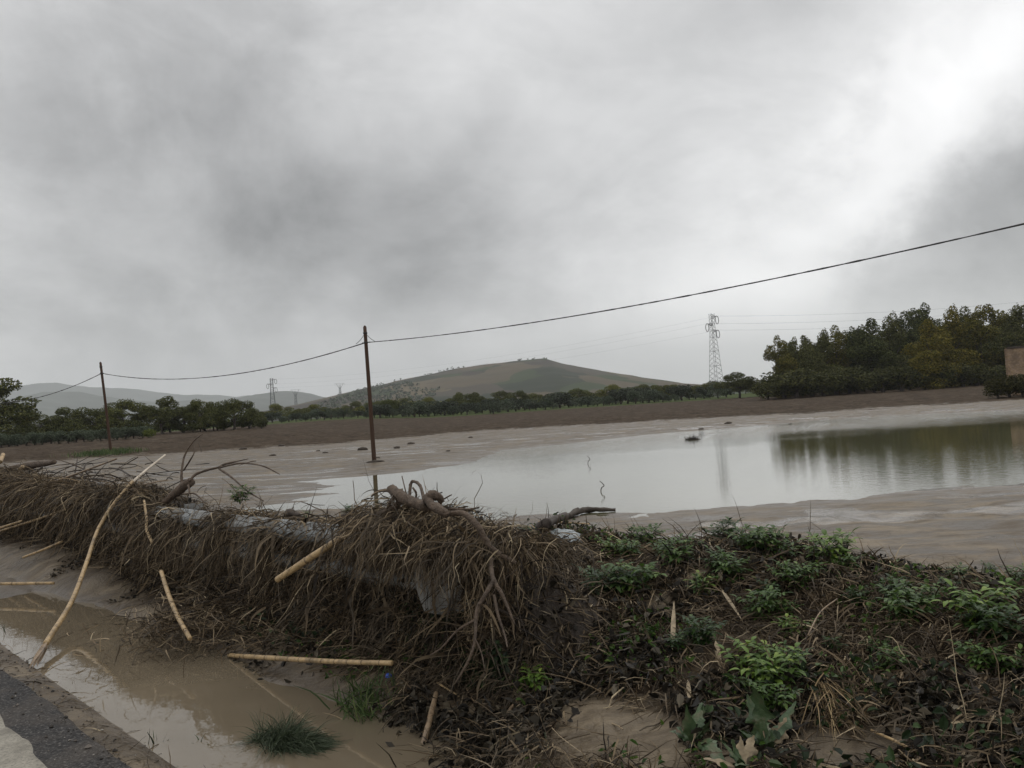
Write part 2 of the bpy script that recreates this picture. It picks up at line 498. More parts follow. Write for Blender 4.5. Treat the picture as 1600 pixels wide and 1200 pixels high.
def island(name, stops, rough=.7, transl=0., tint=False, spec=.3, extra=None, caked=None):
    """colour varies strand by strand / leaf by leaf"""
    m, q, b = new_mat(name)
    ri = q.n('ShaderNodeNewGeometry').outputs['Random Per Island']
    c = q.ramp(ri, stops)
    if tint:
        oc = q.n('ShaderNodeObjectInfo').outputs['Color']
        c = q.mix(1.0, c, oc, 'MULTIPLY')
    if caked:
        pn = pos(q)
        c = q.mix(q.ramp(q.noise(pn, 3.2, 5, .6, .4), [(.50, 0.), (.66, .75)]), c, caked)
        c = q.mix(q.ramp(q.noise(pn, 2.1, 4, .6, .8), [(.34, .5), (.47, 0.)]), c, (.024, .018, .012))
    if extra:
        n = q.noise(pos(q), extra[0], 3, .6)
        c = q.mix(q.ramp(n, [(.45, 0.), (.62, 1.)]), c, q.mix(1.0, c, extra[1], 'MULTIPLY'))
    q.put(b.inputs['Base Color'], c)
    b.inputs['Roughness'].default_value = rough
    b.inputs['Specular IOR Level'].default_value = spec
    if transl:
        tr = q.n('ShaderNodeBsdfTranslucent'); q.put(tr.inputs[0], c)
        ms = q.n('ShaderNodeMixShader'); ms.inputs[0].default_value = transl
        out = m.node_tree.nodes['Material Output']
        q.t.links.new(b.outputs[0], ms.inputs[1]); q.t.links.new(tr.outputs[0], ms.inputs[2]); q.t.links.new(ms.outputs[0], out.inputs[0])
    return m

def ground_mat():
    m, q, b = new_mat('ground')
    p = pos(q)
    aP, aG, aM, aW, aF = q.attr('plough'), q.attr('grass'), q.attr('mulch'), q.attr('wet'), q.attr('film')
    n1 = q.noise(p, .35, 6, .6, .4)
    n2 = q.noise(q.mapping(p, (.7, 1.25, 1)), 1.5, 6, .62, .6)
    n3 = q.noise(p, 14, 5, .65)
    mud = q.ramp(n1, [(.3, (.155, .12, .079)), (.7, (.222, .178, .122))])
    mud = q.mix(q.ramp(n2, [(.40, .9), (.57, 0.)]), mud, (.065, .05, .034))
    nr1 = q.noise(q.mapping(p, (.55, 1.5, 1)), 2.3, 5, .6, .7)
    mud = q.mix(q.ramp(nr1, [(.42, .75), (.54, 0.)]), mud, (.075, .056, .036))
    mud = q.mix(q.ramp(n3, [(.3, .45), (.55, 0.)]), mud, (.07, .054, .038))
    plo = q.ramp(q.noise(q.mapping(p, (1, 1, 1), (0, 0, 0), (0, 0, .5)), .55, 8, .75), [(.3, (.022, .017, .0115)), (.5, (.055, .039, .026)), (.72, (.11, .088, .064))])
    gra = q.ramp(q.noise(p, .8, 6, .7), [(.3, (.035, .05, .015)), (.7, (.075, .095, .03))])
    mul = q.ramp(q.noise(p, 22, 6, .7), [(.3, (.014, .010, .007)), (.55, (.042, .030, .020)), (.75, (.10, .075, .052))])
    aP = q.ramp(q.math('ADD', aP, q.math('MULTIPLY', q.math('SUBTRACT', q.noise(p, .45, 8, .75), .5), 1.9)), [(.34, 0.), (.66, 1.)])
    c = q.mix(aP, mud, plo)
    c = q.mix(aG, c, gra)
    c = q.mix(aM, c, mul)
    c = q.mix(q.math('MULTIPLY', aW, .45), c, (.09, .07, .05))
    q.put(b.inputs['Base Color'], c)
    rough = q.ramp(n2, [(.35, .28), (.65, .62)])
    rough = q.mix(q.math('MAXIMUM', q.math('MAXIMUM', aP, aM), aG), rough, (.85, .85, .85))
    rough = q.mix(aF, rough, (.08, .08, .08))
    q.put(b.inputs['Roughness'], rough)
    q.put(b.inputs['Specular IOR Level'], q.math('ADD', .05, q.math('MULTIPLY', q.math('SUBTRACT', 1.0, q.math('MAXIMUM', q.math('MAXIMUM', aP, aM), aG)), q.math('ADD', .14, q.math('MULTIPLY', q.math('MAXIMUM', aF, aW), .3)))))
    h = q.math('ADD', q.math('MULTIPLY', q.noise(p, 9, 6, .6), .5), q.math('MULTIPLY', q.noise(p, 45, 4, .6), .25))
    h = q.math('ADD', h, q.math('MULTIPLY', n2, 3.0))
    vo = q.n('ShaderNodeTexVoronoi', feature='DISTANCE_TO_EDGE'); q.put(vo.inputs['Vector'], q.vmath('ADD', p, q.vmath('SCALE', q.noise(p, 6, 3, .5, 0, True), None, .12))); vo.inputs['Scale'].default_value = 7
    crack = q.math('MULTIPLY', q.ramp(vo.outputs['Distance'], [(0., 0.), (.05, 1.)]), q.ramp(q.noise(p, .9, 3, .5), [(.5, 0.), (.6, 1.)]))
    h = q.math('ADD', h, q.math('MULTIPLY', crack, .22))
    h = q.math('MULTIPLY', h, q.math('SUBTRACT', 1.0, q.math('MULTIPLY', aF, .95)))
    bump(q, b, h, .03, .9)
    return m

def water_mat(name, col, ior, rough, wave, wscale, patch=False):
    m, q, b = new_mat(name)
    p = pos(q)
    c = q.ramp(q.noise(p, .8, 4, .6), [(.3, tuple(x * .85 for x in col)), (.7, tuple(x * 1.12 for x in col))])
    q.put(b.inputs['Base Color'], c)
    b.inputs['Roughness'].default_value = rough
    b.inputs['IOR'].default_value = ior
    b.inputs['Specular IOR Level'].default_value = .9 if 'ditch' in name else .75
    h = q.noise(q.mapping(p, (1, 1.6, 1)), wscale, 3, .5)
    if patch:
        sy = q.n('ShaderNodeSeparateXYZ'); q.put(sy.inputs[0], p)
        far = q.math('ADD', q.math('ADD', sy.outputs[1], q.math('MULTIPLY', sy.outputs[0], -.10)), q.math('MULTIPLY', q.noise(p, .12, 3, .5), 12.))
        far = q.ramp(q.math('MULTIPLY', far, .01), [(.40, 0.), (.52, 1.)])
        h2 = q.noise(q.mapping(p, (.6, 1.6, 1)), 5.5, 4, .6)
        h = q.math('ADD', h, q.math('MULTIPLY', q.math('MULTIPLY', h2, far), 7.))
        h = q.math('MULTIPLY', h, q.ramp(q.noise(q.mapping(p, (1, 1.0, 1)), .045, 3, .5), [(.35, .35), (.65, 1.6)]))
    bump(q, b, h, wave, 1.0)
    return m

M = {}
M['ground'] = ground_mat()
M['pond'] = water_mat('pond_water', (.105, .10, .055), 1.62, .012, .0024, 5.0, True)
M['ditch'] = water_mat('ditch_water', (.17, .138, .095), 1.6, .012, .0006, 6.0)
M['straw'] = island('straw', [(0, (.015, .011, .008)), (.32, (.046, .033, .020)), (.60, (.102, .072, .042)), (.84, (.19, .138, .08)), (.94, (.30, .23, .145)), (1, (.48, .39, .25))], .75, caked=(.115, .09, .062))
M['dark_stems'] = island('dark_stems', [(0, (.010, .008, .006)), (.5, (.030, .022, .016)), (.85, (.065, .046, .032)), (1, (.16, .12, .08))], .75)
M['litter'] = island('litter', [(0, (.009, .008, .006)), (.5, (.026, .021, .015)), (.8, (.05, .042, .028)), (.95, (.11, .09, .06)), (1, (.22, .19, .14))], .6)
M['ivy'] = island('ivy', [(0, (.008, .014, .006)), (.5, (.02, .036, .014)), (.85, (.04, .07, .022)), (1, (.085, .13, .045))], .5, .15)
M['leaf'] = island('fresh_leaf', [(0, (.035, .075, .018)), (.5, (.065, .135, .028)), (.85, (.11, .20, .04)), (1, (.17, .26, .06))], .45, .25, True)
M['grass'] = island('grass_blade', [(0, (.03, .05, .015)), (.6, (.06, .10, .03)), (1, (.14, .17, .06))], .6, .15)
M['reedgrass'] = island('reed_grass', [(0, (.025, .035, .018)), (.6, (.05, .07, .036)), (1, (.10, .12, .07))], .55, .1)
M['crown'] = island('tree_leaf', [(0, (.036, .042, .016)), (.5, (.092, .098, .036)), (1, (.19, .18, .065))], .7, .15, True, .08)
M['olive'] = island('olive_leaf', [(0, (.04, .05, .032)), (.5, (.085, .10, .07)), (1, (.16, .18, .135))], .7, .1, True, .12)
M['bark'] = plain('bark', (.06, .048, .038), .85, .4, 8, 0, .02, 12)
def cane_mat(name, col, dark):
    m, q, b = new_mat(name)
    p = q.n('ShaderNodeTexCoord').outputs['Object']
    c = q.ramp(q.noise(p, 7, 6, .65), [(.30, tuple(x * .35 for x in col)), (.52, col), (.75, tuple(min(.8, x * 1.25) for x in col))])
    c = q.mix(q.ramp(q.noise(p, 45, 4, .7), [(.48, 0.), (.66, .8)]), c, dark)
    c = q.mix(q.attr('node'), c, tuple(x * .5 for x in dark))
    q.put(b.inputs['Base Color'], c); b.inputs['Roughness'].default_value = .45
    bump(q, b, q.noise(q.mapping(p, (1, 1, 1)), 70, 3, .6), .002)
    return m
M['cane'] = cane_mat('cane', (.43, .30, .15), (.13, .085, .045))
M['pale_cane'] = plain('pale_cane', (.52, .45, .36), .6, .3, 12, 0, .002, 60)
M['brown_stick'] = cane_mat('brown_stick', (.25, .175, .105), (.08, .055, .035))
M['root'] = plain('root', (.10, .07, .048), .8, .6, 22, 0, .02, 55)
M['dry_leaf'] = plain('dry_leaf', (.27, .21, .13), .7, .5, 30, 0, .003, 80)
M['dark_wood'] = plain('dark_wood', (.055, .042, .033), .75, .5, 12, 0, .01, 30)
M['pole'] = plain('pole_wood', (.062, .034, .021), .8, .4, 4, 0, .01, 20, .3, (6, 6, .4))
def steel_mat():
    m, q, b = new_mat('galvanised_steel')
    p = q.n('ShaderNodeTexCoord').outputs['Object']
    c = q.ramp(q.noise(p, 14, 5, .6), [(.3, (.18, .195, .20)), (.7, (.29, .31, .315))])
    md = q.ramp(q.noise(q.mapping(p, (1, 1, .6)), 5, 7, .7, .6), [(.42, 0.), (.62, 1.)])
    c = q.mix(md, c, (.12, .098, .072))
    q.put(b.inputs['Base Color'], c); b.inputs['Metallic'].default_value = .25
    q.put(b.inputs['Roughness'], q.ramp(md, [(0, .42), (1, .85)]))
    bump(q, b, q.noise(p, 16, 5, .6), .004)
    return m
M['steel'] = steel_mat()
M['muddy_steel'] = plain('muddy_steel', (.26, .26, .25), .55, .4, 9, .2, .003, 20)
M['lattice'] = plain('lattice_steel', (.16, .165, .17), .6, .2, 3, .2)
M['cable'] = plain('cable_sheath', (.025, .024, .023), .6, .2, 5)
M['bag'] = plain('clear_plastic', (.27, .30, .31), .35, .25, 25, 0, .01, 30)
M['cap'] = plain('blue_plastic', (.05, .11, .5), .4, .1, 5)
M['clod'] = plain('mud_clod', (.05, .038, .028), .8, .4, 6, 0, .03, 8)

def hill_mat():
    m, q, b = new_mat('hill_fields')
    p = pos(q)
    pm = q.mapping(p, (.0045, .0016, .012), (0, 0, 0), (0, 0, .25))
    warp = q.vmath('ADD', pm, q.vmath('SCALE', q.vmath('SUBTRACT', q.noise(pm, 2.5, 3, .5, 0, True), (.5, .5, .5)), None, .5))
    vo = q.n('ShaderNodeTexVoronoi', feature='F1'); q.put(vo.inputs['Vector'], warp); vo.inputs['Scale'].default_value = 3.2
    r = q.n('ShaderNodeSeparateColor'); q.put(r.inputs[0], vo.outputs['Color'])
    c = q.ramp(r.outputs[0], [(0, (.022, .030, .019)), (.22, (.100, .078, .051)), (.42, (.047, .038, .033)), (.55, (.122, .097, .062)), (.7, (.034, .052, .021)), (.85, (.066, .055, .043))], 'CONSTANT')
    c = q.mix(q.ramp(q.noise(p, .012, 7, .7), [(.35, .5), (.65, 0.)]), c, (.05, .05, .035))
    q.put(b.inputs['Base Color'], c); b.inputs['Roughness'].default_value = .95
    b.inputs['Specular IOR Level'].default_value = .1
    return m
M['hill'] = hill_mat()
M['far_hill'] = plain('far_hill', (.06, .068, .055), .95, .5, .004, 0, 0, 60, .1)

def asphalt():
    m, q, b = new_mat('asphalt')
    p = pos(q)
    n = q.noise(p, 75, 4, .75)
    c = q.ramp(n, [(.38, (.014, .013, .013)), (.55, (.045, .043, .042)), (.66, (.17, .16, .15))])
    mudd = q.ramp(q.noise(p, 3.5, 5, .6), [(.42, 0.), (.7, .55)])
    c = q.mix(mudd, c, (.12, .10, .082))
    q.put(b.inputs['Base Color'], c); b.inputs['Roughness'].default_value = .7; b.inputs['Specular IOR Level'].default_value = .2
    bump(q, b, q.noise(p, 75, 3, .6), .010, 1.0)
    return m
M['asphalt'] = asphalt()

def paint():
    m, q, b = new_mat('worn_road_paint')
    p = pos(q)
    c = q.ramp(q.noise(p, 7, 6, .65), [(.3, (.16, .145, .115)), (.6, (.33, .305, .25))])
    c = q.mix(q.ramp(q.noise(p, 75, 3, .7), [(.36, .7), (.5, 0.)]), c, (.09, .08, .07))
    q.put(b.inputs['Base Color'], c); b.inputs['Roughness'].default_value = .7
    bump(q, b, q.noise(p, 110, 3, .6), .004, 1.0)
    return m
M['paint'] = paint()

def brick():
    m, q, b = new_mat('old_brick')
    p = q.n('ShaderNodeTexCoord').outputs['Object']
    sp = q.n('ShaderNodeSeparateXYZ'); q.put(sp.inputs[0], p)
    cb = q.n('ShaderNodeCombineXYZ'); q.put(cb.inputs[0], q.math('ADD', sp.outputs[0], sp.outputs[1])); q.put(cb.inputs[1], sp.outputs[2])
    bt = q.n('ShaderNodeTexBrick'); q.put(bt.inputs['Vector'], cb.outputs[0])
    bt.inputs['Scale'].default_value = 2.2
    bt.inputs['Color1'].default_value = (.30, .20, .10, 1); bt.inputs['Color2'].default_value = (.36, .25, .17, 1); bt.inputs['Mortar'].default_value = (.3, .26, .21, 1)
    c = q.mix(q.ramp(q.noise(p, 1.2, 6, .7), [(.42, .75), (.6, 0.)]), bt.outputs[0], (.12, .085, .06))
    q.put(b.inputs['Base Color'], c); b.inputs['Roughness'].default_value = .9
    bump(q, b, q.noise(p, 6, 5, .6), .05)
    return m
M['brick'] = brick()

# ------------------------------------------------------------------ ground sheet
th = np.concatenate([np.arange(-41, 41.001, .11), np.arange(45, 316, 4.)])
th = np.radians(th)
rr = [0.5]
while rr[-1] < 8800:
    r_ = rr[-1]
    rr.append(r_ * (1.03 if r_ < 2 else 1.0058 if r_ < 9 else 1.0075 if r_ < 95 else 1.018 if r_ < 250 else 1.06))
rr = np.array(rr)
RR, TT = np.meshgrid(rr, th, indexing='ij')
GX, GY = RR * np.sin(TT), RR * np.cos(TT)
GZ = ground_z(GX.ravel(), GY.ravel()).reshape(GX.shape)
gu, gv = uv_of(GX, GY)
a_pl = plough_mask(GX, GY) * (GY < 300)
a_gr = sst(-3, 3, GY - 168 - 4 * fbm(GX * .05, GY * .05, 3, 71) + 22 * sst(-20, -70, GX))
bare = [(735, 1100, .17), (700, 1085, .12), (790, 1108, .13), (920, 1105, .15), (970, 1125, .18), (930, 1155, .19), (1030, 1150, .14), (880, 1085, .1), (1025, 940, .11), (1075, 905, .07),
        (1350, 874, .2), (1410, 886, .14), (1300, 868, .12), (1350, 1165, .12), (1260, 1178, .14), (1010, 1185, .13), (1120, 1190, .13), (600, 1060, .2), (560, 1085, .2), (1080, 990, .07), (1470, 1120, .08), (1430, 1090, .08)]
BARE = [(hit(a, b), r) for a, b, r in bare]
def bare_mask(x, y):
    m = np.zeros(np.shape(x))
    wx = x + .14 * fbm(x * 2.6, y * 2.6, 4, 81, .6); wy = y + .14 * fbm(x * 2.6, y * 2.6, 4, 82, .6)
    for p, r in BARE:
        m = np.maximum(m, 1 - sst(r * .7, r * 1.15, np.hypot(wx - p[0], wy - p[1])))
    return m
def mulch_mask(x, y):
    u, v = uv_of(x, y)
    m = np.maximum(sst(2.2, 2.45, u + .2 * fbm(x * 2, y * 2, 3, 83)), sst(1.6, 2.0, u + .2 * fbm(x * 2, y * 2, 3, 83)) * sst(3.1, 2.6, v)) * sst(5.9, 5.0, u + .5 * fbm(x * 1.2, y * 1.2, 3, 84))
    m = m * (1 - bare_mask(x, y))
    return m * (1 - .35 * sst(.66, .76, vnoise(x * 2.6, y * 2.6, 85)))
a_mu = mulch_mask(GX, GY)
hw = np.where(gu > 6.5, GZ - POND_Z, GZ - DITCH_Z)
a_we = sst(.06, 0.0, hw) * ((gu > 1.22) & (GY < 90)) * (1 - a_mu)
a_fi = sst(.64, .69, fbm(GX * .35, GY * 1.1, 3, 91) * .5 + .5) * sst(8, 9, gu) * (GY < 60) * (GY > 11) * (1 - a_pl) * sst(.35, .1, hw) * .7
V = np.stack([GX, GY, GZ], -1)
nr, nt = RR.shape
i, j = np.meshgrid(np.arange(nr - 1), np.arange(nt), indexing='ij')
j2 = (j + 1) % nt
F4 = np.stack([i * nt + j2, i * nt + j, (i + 1) * nt + j, (i + 1) * nt + j2], -1).reshape(-1, 4)
V = np.concatenate([V.reshape(-1, 3), [[0, 0, -.03]]])
k = np.arange(nt)
F3 = np.stack([np.full(nt, nr * nt), k, (k + 1) % nt], 1)
z1 = lambda a: np.concatenate([a.ravel(), [0]])
gr = mesh_np('ground', V, [F4, F3], M['ground'], attrs={'plough': z1(a_pl), 'grass': z1(a_gr), 'mulch': z1(a_mu), 'wet': z1(a_we), 'film': z1(a_fi)})
tag(gr, 'silt covered and ploughed field with muddy roadside bank', 'ground', kind='structure')

# water sheets
def sheet(name, pts, mat, label, cat):
    o = mesh_np(name, pts, [np.arange(len(pts))[None]], mat, smooth=False)
    return tag(o, label, cat, kind='structure')
sheet('pond_water', [(-24, 12, POND_Z), (14, 12, POND_Z), (75, 30, POND_Z), (75, 80, POND_Z), (-24, 60, POND_Z)], M['pond'], 'wide sheet of flood water lying on the field', 'water')
sheet('ditch_water', [uvz(1.16, 2.0, DITCH_Z), uvz(2.5, 2.0, DITCH_Z), uvz(2.5, 9.6, DITCH_Z), uvz(1.16, 9.6, DITCH_Z)], M['ditch'], 'brown muddy water standing between road and guardrail', 'water')

# road and edge line
def strip(name, u0, u1, z, mat, nzl, nzr, seed, label, cat):
    vs = np.arange(-30, 140, .06)
    q = np.linspace(0, 1, 6)
    e0 = u0 + nzl * fbm(vs * 4, vs * 0, 4, seed); e1 = u1 + nzr * fbm(vs * 3.5, vs * 0 + 5, 5, seed + 7, .65)
    U = e0[:, None] * (1 - q) + e1[:, None] * q
    Vv = np.repeat(vs[:, None], 6, 1)
    Z = np.full(U.shape, z); Z[:, -1] -= .035 if nzr > .02 else 0
    Z[:, -2] -= 0
    if nzr > .02: U[:, -2] = U[:, -1] - .03
    X = U[..., None] * NU + Vv[..., None] * NV
    P = np.concatenate([X, Z[..., None]], -1).reshape(-1, 3)
    n = len(vs)
    i, j = np.meshgrid(np.arange(n - 1), np.arange(5), indexing='ij')
    F = np.stack([i * 6 + j, i * 6 + j + 1, (i + 1) * 6 + j + 1, (i + 1) * 6 + j], -1).reshape(-1, 4)
    return tag(mesh_np(name, P, F, mat), label, cat, kind='structure')
strip('road', -5.9, 1.13, ROAD_Z, M['asphalt'], .02, .04, 61, 'dark asphalt road with crumbling edge', 'road')
strip('road_marking', .56, .93, ROAD_Z + .004, M['paint'], .01, .035, 65, 'worn off white line along the road edge', 'road marking')

# ------------------------------------------------------------------ hills
def ridge(name, sky, Y, y0, y1, mat, label, x_ext, prof, nz=0., ns=.01, seed=100, nx=260, ny=70):
    pts = sorted([aty(a, b, Y)[[0, 2]].tolist() for a, b in sky])
    xs = np.linspace(x_ext[0], x_ext[1], nx); ys = np.concatenate([np.linspace(y0, Y, ny), np.linspace(Y, y1, 20)[1:]])
    hx = np.interp(xs, [p[0] for p in pts], [p[1] for p in pts])
    Xg, Yg = np.meshgrid(xs, ys, indexing='xy')
    t = np.where(Yg < Y, (Yg - y0) / (Y - y0), 1 - (Yg - Y) / (y1 - Y))
    Z = -3 + (hx[None] + 3) * np.clip(t, 0, 1) ** prof
    Z = Z + nz * fbm(Xg * ns, Yg * ns, 5, seed) * np.clip(t * 3, 0, 1)
    n0, n1 = Xg.shape
    i, j = np.meshgrid(np.arange(n0 - 1), np.arange(n1 - 1), indexing='ij')
    F = np.stack([i * n1 + j, i * n1 + j + 1, (i + 1) * n1 + j + 1, (i + 1) * n1 + j], -1).reshape(-1, 4)
    o = mesh_np(name, np.stack([Xg, Yg, Z], -1), F, mat)
    tag(o, label, 'hill', kind='structure')
    def zf(x, y):
        t = np.where(y < Y, (y - y0) / (Y - y0), 1 - (y - Y) / (y1 - Y))
        h = np.interp(x, [p[0] for p in pts], [p[1] for p in pts])
        return -3 + (h + 3) * np.clip(t, 0, 1) ** prof + nz * fbm(x * ns, y * ns, 5, seed) * np.clip(t * 3, 0, 1)
    return zf
hsky = [(250, 682), (330, 672), (400, 655), (440, 642), (500, 625), (580, 605), (640, 591), (700, 579), (760, 569), (800, 564), (838, 560.5), (852, 560), (862, 563.5), (880, 568), (940, 580),
        (1000, 591), (1060, 600), (1110, 606), (1180, 613), (1260, 618), (1400, 610)]
hill_z = ridge('hill', hsky, 1500, 820, 2300, M['hill'], 'broad low hill with brown and green fields', (-650, 800), .8, 2.5, .012)
ridge('far_hill', [(-300, 640), (0, 624), (60, 618), (130, 616), (200, 624), (260, 632), (330, 626), (400, 618), (470, 616), (520, 622), (580, 636), (700, 650), (900, 640)], 4300, 2900, 5400, M['far_hill'],
      'hazy dark hillside beyond the left trees', (-4300, 1200), .7, 26, .0035, 120)
ridge('far_hill', [(-300, 612), (0, 607), (90, 600), (160, 606), (250, 614), (330, 618), (450, 614), (560, 625), (700, 640), (900, 640)], 6400, 5300, 7600, M['far_hill'],
      'pale fog covered hilltop farthest away on the left', (-6400, 1400), .7, 30, .0025, 140)

# trees dotted over the hill: far too many and too small to count
r2 = np.random.default_rng(77)
x = r2.uniform(-480, 420, 30000); y = r2.uniform(900, 1500, 30000)
msk = fbm(x * .006 + 3, y * .003, 3, 160)
keep = (msk > .22) & (r2.random(30000) < .16)
x, y = np.round(x[keep] / 7) * 7 + r2.normal(0, .8, keep.sum()), y[keep]
xr = np.concatenate([r2.normal(-260, 26, 22), r2.normal(40, 14, 10), r2.normal(-120, 30, 12)]); yr = np.full(44, 1497.) + r2.normal(0, 6, 44)
x = np.concatenate([x, xr]); y = np.concatenate([y, yr])
base = np.stack([x, y, hill_z(x, y)], -1)
sz = r2.uniform(1.7, 3.2, len(x))
cc = []; nn = []; ss = []
for k in range(9):
    o_ = r2.normal(size=base.shape) * .42
    o_[:, 2] = np.abs(o_[:, 2]) + .35
    cc.append(base + o_ * sz[:, None]); nn.append(r2.normal(size=base.shape) + [0, -.5, 1]); ss.append(sz * .9)
Vc, Fc = cards(np.concatenate(cc), np.concatenate(nn), np.concatenate(ss), .9, .3, r2)
o = mesh_np('hillside_trees', Vc, Fc, M['olive'], smooth=False)
o.color = (.75, .8, .75, 1)
tag(o, 'small dark olive trees dotted over the hill', 'trees', kind='stuff')

# ------------------------------------------------------------------ trees
def crown_mesh(name, lobes, n, size, seed, mat, gap=.0, up=.3):
    r = np.random.default_rng(seed)
    lobes = np.array(lobes, float)
    wgt = (lobes[:, 3] * lobes[:, 4] + lobes[:, 5] * lobes[:, 3]); wgt = wgt / wgt.sum()
    li = r.choice(len(lobes), n, p=wgt)
    d = nrm(r.normal(size=(n, 3)))
    bumpn = 1 + .28 * (fbm(d[:, 0] * 2.2 + li * 7.1, d[:, 2] * 2.2 + d[:, 1] * 1.7, 3, seed))
    rad = (1 - np.abs(r.normal(0, .20, n))) * bumpn
    P = lobes[li, :3] + d * lobes[li, 3:6] * rad[:, None]
    if gap:
        k = vnoise(P[:, 0] * 1.1 + 5, P[:, 2] * 1.1, seed) * .5 + vnoise(P[:, 1] * 1.1, P[:, 2] * 1.3 + 4, seed + 2) * .5
        ok = k > gap; P = P[ok]; d = d[ok]
    N = d * .8 + r.normal(size=P.shape) * .7 + np.array([0, 0, up])
    V, F = cards(P, N, r.uniform(.6, 1.4, len(P)) * size, .75, .3, r)
    return V, F

def make_tree(name, kind, H, seed):
    """a root with trunk and crown; the tree is H high and stands on its origin"""
    r = random.Random(seed)
    root = bpy.data.objects.new(name, None); C.objects.link(root)
    mb = MB()
    if kind == 'poplar':
        lob = []
        for k in range(16):
            t = k / 15
            z = H * (.07 + .85 * t)
            wd = H * (.20 * math.sin(math.pi * min(1, .30 + .64 * t)) + .035)
            lob.append((r.uniform(-1, 1) * wd * .75, r.uniform(-1, 1) * wd * .75, z, wd * r.uniform(.6, .95), wd * r.uniform(.6, .95), H * r.uniform(.07, .13)))
        V, F = crown_mesh('crown', lob, 16000, H * .021, seed, None, .16)
        m = M['crown']
        tube(mb, [(0, 0, -.3), (.05, 0, H * .3), (0, .05, H * .8)], [H * .018, H * .013, H * .004], 7)
        for k in range(9):
            z = H * r.uniform(.18, .65); a = r.uniform(0, 6.28); e = H * r.uniform(.1, .17)
            tube(mb, [(0, 0, z), (math.cos(a) * e * .5, math.sin(a) * e * .5, z + e * .5), (math.cos(a) * e, math.sin(a) * e, z + e * 1.3)], [H * .006, H * .004, H * .0015], 5)
    elif kind == 'broad':
        lob = []
        for k in range(30):
            a = r.uniform(0, 6.28); q = r.uniform(0, 1) ** .5 * H * .43
            z = H * r.uniform(.20, .84)
            z = min(z, H * (.92 - .35 * (q / (H * .36)) ** 2))
            s = H * r.uniform(.07, .17)
            lob.append((math.cos(a) * q, math.sin(a) * q, z, s * 1.15, s * 1.15, s * .8))
        V, F = crown_mesh('crown', lob, 13000, H * .027, seed, None, .30)
        m = M['crown']
        tube(mb, [(0, 0, -.3), (.03 * H, 0, H * .22), (.01 * H, .02 * H, H * .55)], [H * .03, H * .022, H * .01], 8)
        for k in range(9):
            z = H * r.uniform(.16, .35); a = r.uniform(0, 6.28); e = H * r.uniform(.2, .34)
            tube(mb, [(.02 * H, 0, z), (math.cos(a) * e * .5, math.sin(a) * e * .5, z + e * .6), (math.cos(a) * e, math.sin(a) * e, z + e * 1.0)], [H * .012, H * .008, H * .003], 5)
    else:                                                  # olive, low and round
        lob = []
        for k in range(13):
            a = r.uniform(0, 6.28); q = r.uniform(0, 1) ** .5 * H * .42
            s = H * r.uniform(.16, .26)
            lob.append((math.cos(a) * q, math.sin(a) * q, H * r.uniform(.34, .78) - q * .15, s * 1.15, s * 1.15, s))
        V, F = crown_mesh('crown', lob, 2600, H * .06, seed, None, .24)
        m = M['olive'] if kind == 'olive' else M['crown']
        tube(mb, [(0, 0, -.2), (.04 * H, 0, H * .2), (0, .03 * H, H * .5)], [H * .05, H * .04, H * .015], 7)
        for k in range(5):
            a = 1.26 * k; e = H * .3
            tube(mb, [(.03 * H, 0, H * .18), (math.cos(a) * e * .6, math.sin(a) * e * .6, H * .38), (math.cos(a) * e, math.sin(a) * e, H * .62)], [H * .022, H * .015, H * .006], 5)
    mb.build('trunk', M['bark'], root)
    mesh_np('crown', V, F, m, root, False)
    return root

used = set()
def place(proto, loc, rz, sc, label, cat, group, col=(1, 1, 1)):
    """first use moves the prototype itself, later uses copy it with its parts"""
    if proto.name not in used:
        used.add(proto.name); o = proto
        kids = list(o.children)
    else:
        o = proto.copy(); C.objects.link(o); kids = []
        for ch in proto.children:
            c = ch.copy(); C.objects.link(c); c.parent = o; kids.append(c)
    o.location = loc; o.rotation_euler = (0, 0, rz)
    o.scale = sc if isinstance(sc, tuple) else (sc, sc, sc)
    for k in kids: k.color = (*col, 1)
    if 'group' in o: del o['group']
    return tag(o, label, cat, group)

def tree_px(proto, H0, px, ytop, Y, wf, label, group, col, rz=None):
    x = aty(px, 640, Y)[0]
    z = float(ground_z(np.array([x]), np.array([Y]), False)[0])
    top = aty(px, ytop, Y)[2]
    s = max(.2, (top - z) / H0) * (1.08 if proto in brd else 1.03)
    return place(proto, (x, Y, z), random.uniform(0, 6.28) if rz is None else rz, (s * wf, s * wf, s), label, 'tree', group, col)

pop = [make_tree('poplar_tree', 'poplar', 12, 300 + k) for k in range(4)]
brd = [make_tree('broadleaf_tree', 'broad', 8, 320 + k) for k in range(3)]
oli = [make_tree('olive_tree', 'olive', 4, 340 + k) for k in range(3)]
shr = [make_tree('shrub', 'shrub', 3, 360 + k) for k in range(2)]

